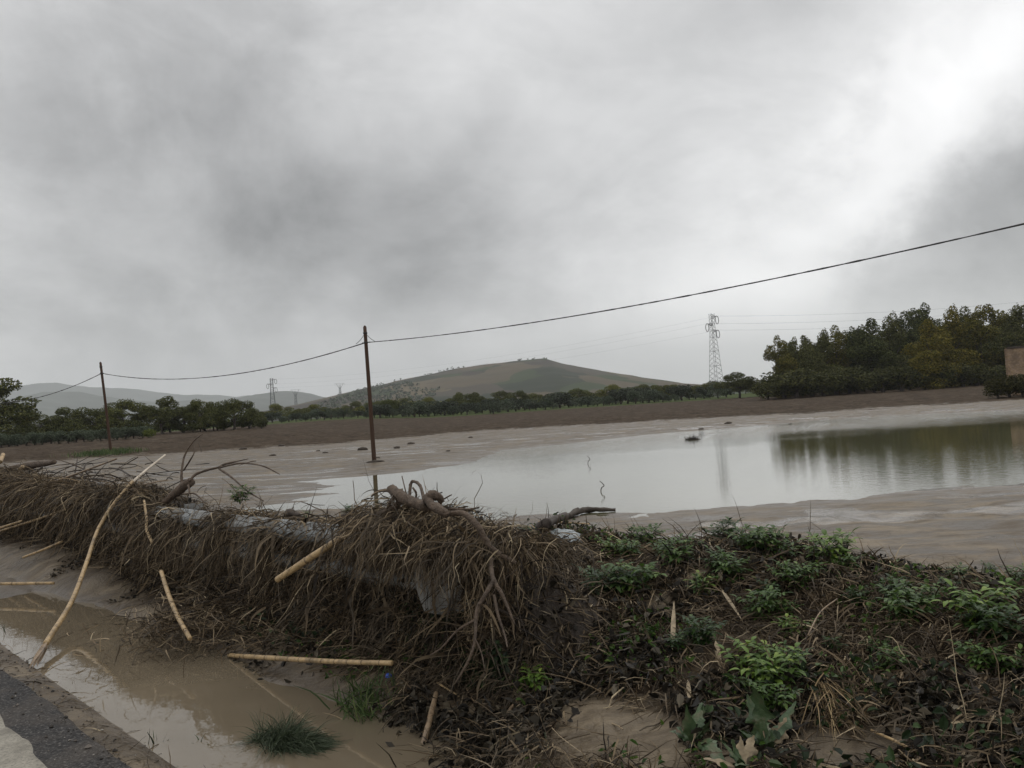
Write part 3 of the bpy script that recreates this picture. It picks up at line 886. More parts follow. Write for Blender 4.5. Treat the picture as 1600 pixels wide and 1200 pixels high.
G1, D1, Y1, Y2 = (.9, .92, .85), (.6, .68, .6), (1.35, 1.15, .6), (1.15, 1.05, .65)
for k, px in enumerate(range(1236, 1600, 30)):
    tree_px(pop[k % 4], 12, px + random.uniform(-8, 8), 536 - (px - 1236) * .12 + random.uniform(-6, 8), 162, 1.35, 'dark poplar at the back of the wood', 'poplars at the back of the wood', (.6, .66, .58))
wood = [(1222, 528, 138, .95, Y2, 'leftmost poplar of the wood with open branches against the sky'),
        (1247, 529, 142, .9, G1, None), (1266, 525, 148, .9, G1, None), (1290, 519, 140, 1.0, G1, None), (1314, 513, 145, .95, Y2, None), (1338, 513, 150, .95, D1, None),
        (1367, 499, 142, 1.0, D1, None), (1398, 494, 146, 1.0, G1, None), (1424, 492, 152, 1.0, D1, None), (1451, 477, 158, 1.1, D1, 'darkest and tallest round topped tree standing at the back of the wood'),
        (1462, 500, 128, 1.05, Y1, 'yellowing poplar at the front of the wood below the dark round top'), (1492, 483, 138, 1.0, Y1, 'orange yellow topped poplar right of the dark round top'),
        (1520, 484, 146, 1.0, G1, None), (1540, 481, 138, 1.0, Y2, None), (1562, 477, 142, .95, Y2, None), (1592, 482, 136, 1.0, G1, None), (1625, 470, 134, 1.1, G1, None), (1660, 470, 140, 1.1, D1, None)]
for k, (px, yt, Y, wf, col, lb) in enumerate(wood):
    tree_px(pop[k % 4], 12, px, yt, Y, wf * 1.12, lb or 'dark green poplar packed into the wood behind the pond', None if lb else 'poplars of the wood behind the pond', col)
for k in range(22):                                        # understorey along the foot of the wood
    px = 1205 + k * 20 + random.uniform(-5, 5)
    tree_px(shr[k % 2], 3, px, 590 - (px - 1200) * .045 + random.uniform(-16, 5), random.uniform(126, 132), 1.5, 'dark bush at the foot of the wood', 'bushes along the foot of the wood', (.6, .62, .58))
tree_px(brd[0], 8, 1157, 580, 165, 1.55, 'rounded dark tree right of the lattice tower', None, (.75, .8, .75))
tree_px(shr[0], 3, 1189, 600, 170, 1.3, 'low dark bush between rounded tree and the wood', None, (.8, .8, .8))
left = [(-28, 590, 105, 1.1, 'tree cut off by the left edge of the photo'), (16, 642, 120, .9, None), (56, 646, 125, .9, None), (100, 636, 128, 1.0, None), (150, 628, 126, .95, None), (192, 625, 124, 1.0, None),
        (252, 619, 118, .85, 'dense tall tree starting the clump left of the lone bush'), (286, 626, 122, .8, None), (312, 625, 120, .7, None), (332, 627, 124, .7, None), (364, 616, 116, .9, 'spreading tallest tree of the clump with bare lower trunk'), (397, 637, 126, .8, None)]
for k, (px, yt, Y, wf, lb) in enumerate(left):
    tree_px(brd[k % 3], 8, px, yt, Y, wf * 1.3, lb or 'broad dark tree in the clumps left of the near pole', None if lb else 'broad trees left of the near pole', [(.85, .9, .85), (.75, .8, .72), (.95, 1.0, .85)][k % 3])
for k in range(26):
    px = -20 + k * 17 + random.uniform(-7, 7)
    tree_px(shr[k % 2], 3, px, 672 - px * .055 + random.uniform(-12, 4), random.uniform(112, 130), random.uniform(1.2, 1.9), 'dark bush under the broad trees on the left', 'bushes under the left trees', random.choice([(.6, .66, .58), (.75, .8, .7), (.5, .55, .48)]))
for k in range(19):                                        # clipped row of olives on the left
    px = -14 + k * 13
    tree_px(oli[k % 3], 4, px, 678 - px * .055 + random.uniform(-2, 2), 97 + random.uniform(-1, 1), 1.25, 'grey green olive in the clipped row below the left trees', 'row of olives below the left trees', (.9, .95, .85))
tree_px(shr[1], 3, 229, 668, 96, 1.1, 'small round green bush ending the left olive row', None, (1.1, 1.3, .8))
mids = []
px = 404.
while px < 1150:
    base_y = 662 - (px - 400) * .0535
    h = random.uniform(9, 24) * (1.15 if px > 580 else .9)
    mids.append((px, base_y - h)); px += random.uniform(8, 15)
for k, (px, yt) in enumerate(mids):
    tree_px(oli[k % 3], 4, px, yt, random.uniform(176, 192), random.uniform(1.0, 1.7), 'small grey green olive in the long row beyond the ploughed field', 'long row of olives beyond the ploughed field', [(.7, .75, .68), (.9, .95, .85), (.6, .62, .58)][k % 3])
px = 400.
k = 0
while px < 1190:                                           # second, higher line behind
    base_y = 655 - (px - 400) * .0535
    tree_px(brd[k % 3] if k % 3 else shr[k % 2], 8 if k % 3 else 3, px, base_y - random.uniform(12, 24), random.uniform(215, 245), 1.5, 'hazy mixed tree in the line behind the olives', 'mixed trees behind the olive row', [(.75, .8, .7), (.95, 1.0, .8), (1.2, 1.2, .75)][random.randrange(3)])
    px += random.uniform(13, 24); k += 1
for px, yt, Y, wf, col, lb, pr, h0 in [
        (608, 620, 182, .9, (.7, .8, .65), 'dark round tree right of the near pole', brd[1], 8),
        (645, 625, 200, 1.6, (1.9, 1.8, .9), 'yellow green bushy tree left of its paler twin', shr[0], 3), (688, 624, 200, 1.5, (1.9, 1.8, .9), 'yellow green bushy tree below the hillside grove', shr[1], 3),
        (714, 614, 200, .9, (.9, .95, .8), 'loose grey green tree between yellow bush and dark tree', brd[2], 8), (745, 612, 196, 1.0, (.7, .75, .65), 'dark square topped tree in the middle of the row', brd[0], 8),
        (770, 626, 165, 1.0, (.75, .8, .7), 'lone round olive standing in front of the row', oli[0], 4), (786, 615, 205, .9, (.75, .8, .7), 'left one of two round trees below the hilltop', brd[1], 8),
        (811, 611, 200, 1.1, (.6, .66, .58), 'darker right one of two round trees below the hilltop', brd[2], 8),
        (958, 609, 195, .9, (1.0, 1.0, .9), None, brd[0], 8), (990, 612, 190, .9, (.85, .9, .8), None, brd[1], 8), (1030, 609, 188, .9, (.7, .75, .65), None, brd[2], 8), (1078, 604, 186, .9, (.7, .75, .65), None, brd[0], 8)]:
    tree_px(pr, h0, px, yt, Y, wf, lb or 'round dark tree rising from the olives left of the lattice tower', None if lb else 'round trees left of the lattice tower', col)

# ------------------------------------------------------------------ brick ruin and thicket at the right edge
c = aty(1577, 600, 78); zb = float(ground_z(np.array([c[0] + 3]), np.array([80.]), False)[0])
zt = aty(1577, 544, 78)[2] - zb
rt = empty('brick_building', (c[0], 78, zb - .2), 'low old brick building at the right edge of the photo', 'building', None, -math.atan2(c[0], 78) - .03)
mb = MB(); Lx, Ly, tk = 7.0, 6.0, .35
for (x0, y0, x1, y1) in ((0, 0, Lx, 0), (0, Ly, Lx, Ly), (0, 0, 0, Ly), (Lx, 0, Lx, Ly)):
    n = 18
    for q in range(n):
        xa, ya = x0 + (x1 - x0) * q / n, y0 + (y1 - y0) * q / n
        xb, yb = x0 + (x1 - x0) * (q + 1) / n, y0 + (y1 - y0) * (q + 1) / n
        h = zt + .2 + random.uniform(-.12, .05)
        sx = (abs(xb - xa) or tk) ; sy = (abs(yb - ya) or tk)
        box(mb, ((xa + xb) / 2, (ya + yb) / 2, h / 2), (sx if x0 != x1 else tk, sy if y0 != y1 else tk, h))
mb.build('wall', M['brick'], rt, False)
mb = MB()
for q in range(14): box(mb, (Lx * (q + .5) / 14, 0, zt + .22), (Lx / 14 - .01, tk + .16, .14 + random.uniform(0, .05)))
mb.build('coping', M['dark_wood'], rt, False)
for px, yt, Y, wf in ((1562, 588, 71, 1.3), (1580, 581, 72, 1.3), (1602, 580, 71, 1.3), (1630, 580, 72, 1.4)):
    tree_px(shr[random.randrange(2)], 3, px, yt, Y, wf, 'dark tangled thicket in front of the brick building', 'thicket in front of the brick building', (.42, .4, .38))

# ------------------------------------------------------------------ lattice towers
def lattice(name, base, H, label, arms, group=None, w0=2.6, w1=.75, leg=.05, br=.026, v_top=False, rz=.4):
    root = empty(name, base, label, 'lattice tower', group, rz)
    mb = MB()
    n = 18
    lv = [H * (1 - (1 - k / n) ** 1.15) for k in range(n + 1)]
    wd = lambda z: w0 / 2 + (w1 / 2 - w0 / 2) * min(1, z / (H * .82))
    cs = [(1, 1), (1, -1), (-1, -1), (-1, 1)]
    for a, b in cs:
        bar(mb, (a * wd(0), b * wd(0), -.5), (a * wd(H * .82), b * wd(H * .82), H * .82), leg)
        if not v_top: bar(mb, (a * w1 / 2, b * w1 / 2, H * .82), (a * w1 / 2, b * w1 / 2, H), leg)
    for k in range(n):
        z0, z1_ = lv[k], lv[k + 1]
        if v_top and z1_ > H * .7: break
        for q in range(4):
            a, b = cs[q], cs[(q + 1) % 4]
            p0 = (a[0] * wd(z0), a[1] * wd(z0), z0); p1 = (b[0] * wd(z1_), b[1] * wd(z1_), z1_)
            bar(mb, p0, p1, br)
            if q % 2 == 0 or k < 5: bar(mb, (b[0] * wd(z0), b[1] * wd(z0), z0), (a[0] * wd(z1_), a[1] * wd(z1_), z1_), br)
            if k % 3 == 0: bar(mb, p0, (b[0] * wd(z0), b[1] * wd(z0), z0), br)
    if v_top:
        for sx in (-1, 1):
            for sy in (-.3, .3):
                bar(mb, (0, sy, H * .45), (sx * 5.2, sy, H * .9), leg)
            for k in range(5):
                t = k / 5; bar(mb, (sx * 5.2 * t, -.3, H * (.45 + .45 * t)), (sx * 5.2 * (t + .2), .3, H * (.45 + .45 * (t + .2))), br)
    mb.build('lattice_body', M['lattice'], root, False)
    tips = []
    for (z, sx, ln) in arms:
        am = MB()
        for dz in (0, -.55): bar(am, (0, .25, z + dz), (sx * ln, 0, z), .06)
        for dz in (0, -.55): bar(am, (0, -.25, z + dz), (sx * ln, 0, z), .06)
        ao = am.build('cross_arm', M['lattice'], root, False)
        im = MB()
        if not v_top:
            # jumper loop and insulator string hanging from the arm's tip
            t = np.linspace(0, math.pi * 1.75, 12)
            tube(im, [(sx * (ln - .1) + sx * .55 * math.sin(q) * .8, 0, z - .95 + .95 * math.cos(q)) for q in t], .075, 5, 2)
        else:
            tube(im, [(sx * ln, 0, z), (sx * ln, 0, z - 2.4)], .09, 5, 2)
        im.build('insulator', M['cable'], ao)
        cr, sr = math.cos(rz), math.sin(rz)
        tips.append(np.array(base) + [sx * ln * cr, sx * ln * sr, z - (0 if not v_top else 2.4)])
    return root, tips

def gz1(x, y, det=False): return float(ground_z(np.array([float(x)]), np.array([float(y)]), det)[0])
pA = aty(1121, 620, 206); bA = (pA[0], 206, gz1(pA[0], 206)); HA = aty(1114, 490, 206)[2] - bA[2]
_, tA = lattice('lattice_tower', bA, HA, 'tall nearest steel lattice tower with three short arms rising above the olives', [(HA - .6, 1, 1.6), (HA - 2.4, -1, 1.6), (HA - 4.0, 1, 1.6)], None, 2.8, .9)
pB = aty(428, 660, 345); bB = (pB[0], 345, gz1(pB[0], 345)); HB = aty(427, 591, 345)[2] - bB[2]
_, tB = lattice('lattice_tower', bB, HB, 'smaller hazy lattice tower above the trees left of the near pole', [(HB - .4, 1, 1.7), (HB - 2.2, -1, 1.7), (HB - 3.8, 1, 1.7)], None, 2.8, 1.0, .075, .045)
for px, yt, Y, lb in ((463, 606, 1250, 'faint far V topped tower standing on the hazy ridge'), (533, 597, 1250, 'faint far V topped tower beside the foot of the hill')):
    q = aty(px, 640, Y); zb = float(hill_z(np.array([q[0]]), np.array([float(Y)]))[0])
    H_ = aty(px, yt, Y)[2] - zb
    r_, _t = lattice('lattice_tower', (q[0], Y, zb), max(H_, 18), lb, [(max(H_, 18) * .9, 1, 7), (max(H_, 18) * .9, -1, 7)], 'far V topped towers', 4, 1.5, .22, .14, True, 0.2)
    del r_['group']

def wire(name, a, b, sag, r, label, mat, group=None, sides=5, n=40, lumps=0.):
    t = np.linspace(0, 1, n)[:, None]
    P = np.asarray(a) * (1 - t) + np.asarray(b) * t
    P[:, 2] -= sag * 4 * (t * (1 - t))[:, 0]
    mid = P.mean(0)
    mb = MB()
    rad = r * (1 + lumps * rng.normal(size=n)) if lumps else r
    tube(mb, P - mid, rad, sides, 1, smooth=False)
    o = mb.build(name, mat); o.location = mid
    return tag(o, label, 'cable', group)
gw = 'overhead wires of the lattice towers'
for k in range(3):
    end = aty(1640, 467 + k * 11, 235)
    wire('power_line', tA[k], end, 1.2, .016, 'thin overhead wire from the lattice tower over the wood', M['lattice'], gw)
    wire('power_line', tA[k], tB[k], 3.0, .009, 'thin overhead wire between the two lattice towers across the hill', M['lattice'], gw)

# ------------------------------------------------------------------ wooden poles and the cable
def pole(base, top, r0, r1, label, pile):
    base, top = np.asarray(base), np.asarray(top)
    root = empty('utility_pole', base, label, 'pole')
    mb = MB(); ax = top - base
    tube(mb, [(0, 0, -.5), ax * .5, ax], [r0, (r0 + r1) / 2, r1], 12, 5)
    tube(mb, [ax, ax + [0, 0, .07]], [r1, r1 * .35], 12, 1, smooth=False)
    mb.build('post', M['pole'], root)
    mb = MB()
    for f in (.885, .955):
        q = ax * f; k = r1 + .022
        tube(mb, [q - [0, 0, .035], q + [0, 0, .035]], [k, k], 12, 1, smooth=False)
    bar(mb, ax * .885 - [.2, -.14, 0], ax * .885 + [.2, -.14, 0], .02)
    mb.build('bracket', M['cable'], root)
    return root
p1b = hit(585, 722); p1t = aty(570, 511, p1b[1])
P1 = pole(p1b, p1t, .105, .08, 'brown wooden pole standing in the silt beside the pond', True)
p2b = np.array([*aty(174, 702, 60)[:2], 0.]); p2b[2] = gz1(p2b[0], p2b[1])
p2t = aty(157, 567, 60)
P2 = pole(p2b, p2t, .10, .08, 'thin leaning wooden pole farther away on the left', True)
att = lambda b, t: b + (t - b) * .885
a1, a2 = att(p1b, p1t), att(p2b, p2t)
aR = np.array([14.9, 16.0, 5.15]); aL = np.array([a2[0] * 2 - a1[0] - 4, a2[1] * 2 - a1[1] + 1, 6.5])
for nm, b in (('right', aR), ('left', aL)):
    pass
pole((aR[0], aR[1], gz1(aR[0], aR[1])), aR + [0.0, 0, .75], .15, .105, 'wooden pole carrying the cable beyond the right edge', False)
pole((aL[0], aL[1], gz1(aL[0], aL[1])), aL + [0, 0, .75], .15, .105, 'wooden pole carrying the cable beyond the left edge', False)
cg = 'cable spans between the wooden poles'
wire('utility_cable', a1, aR, .52, .020, 'black overhead cable rising right from the near pole', M['cable'], None, 6, 160, .16)
wire('utility_cable', a1, a2, .95, .024, 'black overhead cable sagging between the two wooden poles', M['cable'], None, 6, 120, .16)
wire('utility_cable', a2, aL, 1.5, .024, 'black overhead cable dropping left from the far pole', M['cable'], None, 6, 120, .16)
for (pb, pt, oa) in ((p1b, p1t, aR), (p1b, p1t, a2)):
    hi = pb + (pt - pb) * .955; lo = att(pb, pt); e = lo + (oa - lo) / np.linalg.norm(oa - lo) * .75
    mb = MB(); tube(mb, [hi - pb, (hi + e) / 2 - pb - [0, 0, .06], e - pb - [0, 0, .02]], .012, 5, 4)
    mb.build('stay_wire', M['cable'], P1)

# mud mound round the near pole, tuft of grass at the far one
def clod(loc, s, label, name='mud_clod', mat='clod', seed=0, group=None):
    r = np.random.default_rng(seed)
    n = 16; m = 10
    a, b = np.meshgrid(np.linspace(0, 2 * math.pi, n, endpoint=False), np.linspace(.02, math.pi - .02, m))
    d = np.stack([np.cos(a) * np.sin(b), np.sin(a) * np.sin(b), np.cos(b)], -1)
    k = 1 + .45 * fbm(d[..., 0] * 2 + seed * 3.7, d[..., 1] * 2 + d[..., 2] * 1.9, 4, seed)
    V = (d * k[..., None] * np.asarray(s)).reshape(-1, 3)
    i, j = np.meshgrid(np.arange(m - 1), np.arange(n), indexing='ij'); j2 = (j + 1) % n
    F = np.stack([i * n + j, (i + 1) * n + j, (i + 1) * n + j2, i * n + j2], -1).reshape(-1, 4)
    o = mesh_np(name, V, F, M[mat]); o.location = loc
    return tag(o, label, 'clod', group)
clod(p1b + [0.05, -.1, .0], (.40, .32, .10), 'heap of dark debris around the near pole foot', 'debris_heap', seed=4)
r3 = np.random.default_rng(8)
for k, (px, py, s) in enumerate([(567, 703, .26), (508, 708, .14), (497, 705, .12), (440, 697, .2), (620, 700, .16), (1138, 662, .2), (1096, 671, .13), (642, 694, .2), (590, 716, .1), (426, 712, .16), (1235, 663, .1), (700, 705, .1), (735, 684, .14), (380, 702, .2)]):
    q = hit(px, py)
    clod(q + [0, 0, s * .15], (s * 1.3, s, s * .5), 'small dark clod lying on the pale silt', seed=20 + k, group='clods on the silt')
q = hit(168, 708)
n = 1500
P = np.stack([q[0] + r3.normal(0, .75, n), q[1] + r3.normal(0, 1.6, n), np.zeros(n)], -1); P[:, 2] = ground_z(P[:, 0], P[:, 1])
V, F = strands(P, r3.normal(0, .35, (n, 3)) + [0, 0, 1], r3.uniform(.15, .4, n), .018, 3, .1, .1, None, 2, r3)
tag(mesh_np('grass', V, F, M['grass']), 'patch of green grass at the foot of the far pole', 'grass', kind='stuff')

# ------------------------------------------------------------------ guardrail
RU = 2.56                                                   # back plane of the beam
gr_root = empty('guardrail', uvz(RU, 3.2, 0), 'galvanised steel guardrail half buried under flood debris', 'guardrail')
def to_root(P): return np.asarray(P) - uvz(RU, 3.2, 0)
prof = [(-.0, .54), (.02, .545), (.072, .585), (.08, .605), (.078, .635), (.02, .675), (.004, .695), (.02, .715), (.078, .755), (.08, .785), (.072, .805), (.02, .845), (0, .85)]
prof_b = [(s - .004, z) for s, z in reversed(prof)]
loop = prof + prof_b
vs = np.arange(3.42, 46, .2)
P = []
for v in vs:
    w = .012 * math.sin(v * .9) ; dz = .01 * math.sin(v * .55 + 1) 
    P += [uvz(RU - s + w, v, z + dz) for s, z in loop]
k = len(loop); n = len(vs)
i, j = np.meshgrid(np.arange(n - 1), np.arange(k), indexing='ij'); j2 = (j + 1) % k
F = np.stack([i * k + j, i * k + j2, (i + 1) * k + j2, (i + 1) * k + j], -1).reshape(-1, 4)
mesh_np('beam', to_root(np.array(P)), F, M['steel'], gr_root, False)
# rounded end plate
mb = MB(); rows = []
for a in np.linspace(0, 1, 13):
    v = 3.48 - .42 * a
    hh = .165 * math.sqrt(max(0.02, 1 - max(0, (a - .45) / .55) ** 2.2)) + .012
    col = [uvz(RU - .085 - .05 * math.sin(math.pi * t) * 1.0 + .14 * a * a, v, .69 + hh * 1.18 * (2 * t - 1)) for t in np.linspace(0, 1, 11)]
    rows.append(col)
R_ = np.array(rows); n0, n1 = R_.shape[:2]
off = uvz(.006, 0, 0)
Vp = np.concatenate([R_.reshape(-1, 3), R_.reshape(-1, 3) + off])
i, j = np.meshgrid(np.arange(n0 - 1), np.arange(n1 - 1), indexing='ij')
Fp = np.stack([i * n1 + j, i * n1 + j + 1, (i + 1) * n1 + j + 1, (i + 1) * n1 + j], -1).reshape(-1, 4)
mesh_np('end_plate', to_root(Vp), [Fp, Fp[:, ::-1] + n0 * n1], M['muddy_steel'], gr_root)
for v in np.arange(3.9, 45, 3.0):
    mb = MB()
    p = to_root(uvz(RU + .10, v, .3)); a = math.atan2(NU[1], NU[0])
    box(mb, p + [0, 0, .05], (.006, .12, 1.0), a); box(mb, p + np.array([*(NU * .05), .05]) + np.array([*(NV * .057), 0]), (.1, .006, 1.0), a); box(mb, p + np.array([*(NU * .05), .05]) - np.array([*(NV * .057), 0]), (.1, .006, 1.0), a)
    box(mb, p - np.array([*(NU * .055), 0]) + [0, 0, .39], (.09, .1, .1), a)
    mb.build('post', M['muddy_steel'], gr_root, False)

# ------------------------------------------------------------------ flood debris on the guardrail
crest = [(-60, 722), (0, 732), (50, 742), (100, 752), (150, 757), (205, 752), (240, 768), (270, 793), (330, 800), (390, 795), (420, 804), (480, 808), (540, 805), (580, 803), (620, 798), (650, 794), (680, 798), (720, 812), (760, 824), (800, 828)]
cv = sorted([(uv_of(*atu(a, b, 2.6)[:2])[1], atu(a, b, 2.6)[2]) for a, b in crest])
CV = np.array([c[0] for c in cv]); CZ = np.array([c[1] for c in cv])
def crest_z(v): return np.interp(v, CV, CZ) - .035 + .025 * fbm(np.asarray(v, float) * 2.3, np.asarray(v, float) * 0, 3, 219)
# how openly the beam shows (0 buried .. 1 bare)
def open_(v): return np.clip(np.interp(v, [3.08, 3.17, 3.5, 3.75, 3.95, 4.3, 4.5, 5.2, 5.32, 5.62, 5.72, 6.05, 6.13, 6.55, 6.65, 8.2, 8.8], [.0, .6, .6, .1, .4, .4, .0, .1, .8, .8, .15, .15, .85, .85, .2, .2, .0]), 0, 1)
vs = np.arange(2.75, 40, .035)
rows = []
for v in vs:
    zt = float(crest_z(v)) - .05
    f = float(sst(2.80, 3.25, v))
    prof = [(2.46, -.2), (2.47, -.02), (2.49, .10), (2.50, .22), (2.53, .34), (2.57, .46), (2.63, .58), (2.66, .70), (2.66, zt - .06), (2.70, zt), (2.9, zt - .02), (3.15, zt * .7), (3.5, zt * .35), (4.0, -.02), (4.6, -.4), (5.2, -.75)]
    U_ = np.interp(np.linspace(0, 1, 60), np.linspace(0, 1, len(prof)), [p[0] for p in prof])
    Z_ = np.interp(np.linspace(0, 1, 60), np.linspace(0, 1, len(prof)), [p[1] for p in prof])
    s_ = np.arange(60) * .06
    k = .15 * fbm(np.full(60, v * 2.2), s_ * 2.2, 4, 201) + .05 * fbm(np.full(60, v * 9), s_ * 9, 3, 203)
    sh = sst(.0, .3, np.abs(U_ - 2.64)) * .8 + .2
    X_, Y_ = uvz(0, v, 0)[:2, None] + NU[:, None] * (U_ - k * sh * .9)
    Z_ = Z_ + k * .6 * sh; g_ = ground_z(X_, Y_, False)
    Z_ = np.where(Z_ > g_, g_ - .02 + (Z_ - g_ + .02) * math.sqrt(f), Z_)
    rows.append(np.stack([X_, Y_, Z_], -1))
R_ = np.array(rows); n0, n1 = R_.shape[:2]
i, j = np.meshgrid(np.arange(n0 - 1), np.arange(n1 - 1), indexing='ij')
Fp = np.stack([i * n1 + j, i * n1 + j + 1, (i + 1) * n1 + j + 1, (i + 1) * n1 + j], -1).reshape(-1, 4)
M['mulch'] = plain('wet_mulch', (.036, .026, .018), .8, .6, 30, 0, .03, 35)
deb = mesh_np('debris_bank', R_, Fp, M['mulch'])
tag(deb, 'dark bank of matted flood debris caught on the guardrail', 'flood debris', kind='stuff')

def gfloor(p): return ground_z(p[:, 0], p[:, 1], False) + .006
S = [[], []]
def put(VF, lst):
    base = sum(len(v) for v, _ in lst); lst.append((VF[0], VF[1] + base))
def fin(lst, name, mat, label, cat, smooth=True):
    o = mesh_np(name, np.concatenate([v for v, _ in lst]), [np.concatenate([f for _, f in lst])], mat, smooth=smooth)
    return tag(o, label, cat, kind='stuff')
N2 = lambda n: rng.normal(size=(n, 3))
n2 = np.array([NU[0], NU[1], 0]); v2 = np.array([NV[0], NV[1], 0])

def clumpy(v, thr, seed, sc=3.0): return (fbm(v * sc, v * 0 + .5, 3, seed) * .5 + .5) > thr
straw = []
def vdist(n, lo=2.95, hi=22., near=.6):
    t = rng.random(n); return lo + (hi - lo) * t ** (1 + near)
# draped over the beam in clumps and hanging down the road side
nc = 2000
cvv = vdist(nc, 2.95, 24); ok = rng.random(nc) < 1 - np.clip(open_(cvv) * 1.12, 0, 1); cvv = cvv[ok]; nc = len(cvv)
cD = -n2 * rng.uniform(.35, .9, nc)[:, None] + v2 * rng.normal(0, .45, nc)[:, None]; cD[:, 2] += rng.uniform(-.6, .2, nc)
cL = rng.uniform(.35, 1.25, nc) * np.interp(cvv, [3.0, 3.2, 3.6, 3.8, 4.6, 5.1, 7.5, 9], [.32, .3, .34, .5, .62, .55, .6, .8])
cu = 2.63 + rng.normal(0, .04, nc); czz = crest_z(cvv) - .03 + rng.normal(0, .02, nc)
n = 22000
ci = rng.integers(0, nc, n)
v = cvv[ci] + rng.normal(0, .022, n); u = cu[ci] + rng.normal(0, .02, n)
P = u[:, None] * n2 + v[:, None] * v2; P[:, 2] = czz[ci] + rng.normal(0, .012, n)
put(strands(P, cD[ci] + N2(n) * .22, cL[ci] * rng.uniform(.4, 1.1, n), rng.uniform(.0010, .0052, n), 9, .42, .40, gfloor), straw)
# clumps that cross the bare stretch of beam
for (vc, vsd, nn_) in ((5.90, .085, 1500), (6.66, .07, 1100), (5.20, .06, 800), (6.36, .02, 160), (5.50, .02, 140), (7.0, .12, 1000), (7.6, .15, 1000)):
    v = vc + rng.normal(0, vsd, nn_); u = 2.60 + rng.normal(0, .035, nn_)
    P = u[:, None] * n2 + v[:, None] * v2; P[:, 2] = crest_z(v) - .01 + rng.normal(0, .015, nn_)
    put(strands(P, -n2 * rng.uniform(.5, 1.1, nn_)[:, None] + N2(nn_) * .3, rng.uniform(.15, .55, nn_), rng.uniform(.0012, .005, nn_), 9, .42, .36, gfloor), straw)
# lying along the crest
n = 13000
v = vdist(n, 2.9, 24); u = 2.76 + rng.normal(0, .13, n); u = np.maximum(u, 2.60 + .05 * open_(v)); z = crest_z(v) + rng.normal(0, .022, n) - .035 - .35 * np.maximum(u - 2.8, 0)
P = u[:, None] * n2 + v[:, None] * v2; P[:, 2] = z
k = rng.random(n) < 1 - .75 * open_(v); P = P[k]; n = len(P)
D = N2(n) * [1, 1, .25] + v2 * rng.choice([-1, 1], n)[:, None] * .8
put(strands(P, D, rng.uniform(.06, .28, n), rng.uniform(.0012, .004, n), 5, .22, .28), straw)
# tangled on the lower face
n = 30000
v = vdist(n, 3.2, 20); t = rng.random(n) ** .9
u = 2.60 - .11 * (1 - t) + rng.normal(0, .03, n); z = .16 + .40 * t + rng.normal(0, .03, n)
P = u[:, None] * n2 + v[:, None] * v2; P[:, 2] = z
D = N2(n) + v2 * rng.normal(0, 1.0, n)[:, None] - n2 * .1; D[:, 2] -= .7
put(strands(P, D, rng.uniform(.05, .22, n), rng.uniform(.0010, .0034, n), 6, .22, .3, gfloor), straw)
# all over the shell, lying downhill
n = 44000
vi = ((rng.random(n) ** 1.9) * 340).astype(int); ji = rng.integers(0, 52, n)
Pm = R_[vi, ji]; dn = R_[vi, np.minimum(ji + 2, 59)] - R_[vi, np.maximum(ji - 2, 0)]
dn = nrm(dn) * np.where(dn[:, 2] > 0, -1, 1)[:, None]
vv_ = uv_of(Pm[:, 0], Pm[:, 1])[1]
k = (Pm[:, 2] > ground_z(Pm[:, 0], Pm[:, 1], False) - .02) & (rng.random(n) < 1 - .9 * open_(vv_) * ((ji > 20) & (ji < 36)))
Pm, dn = Pm[k] + N2(k.sum()) * .012, dn[k]; n = len(Pm)
put(strands(Pm, dn + N2(n) * .7 + [-.15, -.25, .1], rng.uniform(.03, .2, n), rng.uniform(.0012, .005, n), 4, .12, .16, gfloor), straw)
# stiff broken straws lying at all angles over the whole face
n = 34000
v = vdist(n, 3.0, 20); t = rng.random(n)
k = rng.random(n) < 1 - .9 * open_(v) * (t > .5); v, t = v[k], t[k]; n = len(v)
u = 2.53 - .03 * t + rng.normal(0, .025, n); P = u[:, None] * n2 + v[:, None] * v2; P[:, 2] = .15 + t * (crest_z(v) - .15)
D = N2(n) + v2 * rng.normal(0, .8, n)[:, None]; D[:, 2] -= .5
put(strands(P, D, rng.uniform(.03, .16, n) * np.where(rng.random(n) < .12, 2.6, 1), rng.uniform(.0012, .0048, n), 3, .05, .09, gfloor), straw)
# fallen heap at the water's edge
q = atz(340, 985, ROAD_Z)
n = 2600
P = q + N2(n) * [.28, .3, .07]; P[:, 2] = q[2] + np.abs(P[:, 2] - q[2]) * 1.4
put(strands(P, N2(n) * [1, 1, .4], rng.uniform(.06, .22, n), rng.uniform(.0015, .004, n), 5, .08, .2, gfloor), straw)
n = 1300                                                    # broad reed leaves among the straw
v = vdist(n, 3.0, 20); P = (2.6 + rng.normal(0, .05, n))[:, None] * n2 + v[:, None] * v2; P[:, 2] = crest_z(v) * (1 - .75 * rng.random(n) ** 2)
P = P - n2 * (.07 * (P[:, 2] < .8))[:, None]
k = rng.random(n) < 1 - open_(v); P = P[k]; n = len(P)
put(strands(P, -n2 * .5 + N2(n) * .7, rng.uniform(.10, .38, n), rng.uniform(.005, .013, n), 7, .3, .2, gfloor), straw)
q0 = atu(650, 805, 2.45)
n = 4200                                                    # thick mop under the root tangle
v = q0[:2] @ NV + rng.normal(0, .27, n); u = 2.5 + rng.normal(0, .1, n)
P = u[:, None] * n2 + v[:, None] * v2; P[:, 2] = crest_z(v) + rng.normal(0, .05, n)
D = -n2 * rng.uniform(.3, 1.2, n)[:, None] + v2 * rng.normal(0, .7, n)[:, None]; D[:, 2] += rng.uniform(-.2, .3, n)
put(strands(P, D, rng.uniform(.10, .36, n), rng.uniform(.001, .0042, n), 8, .36, .32), straw)
fin(straw, 'hanging_straw', M['straw'], 'brown straw and grass hanging in strands from the guardrail', 'flood debris')

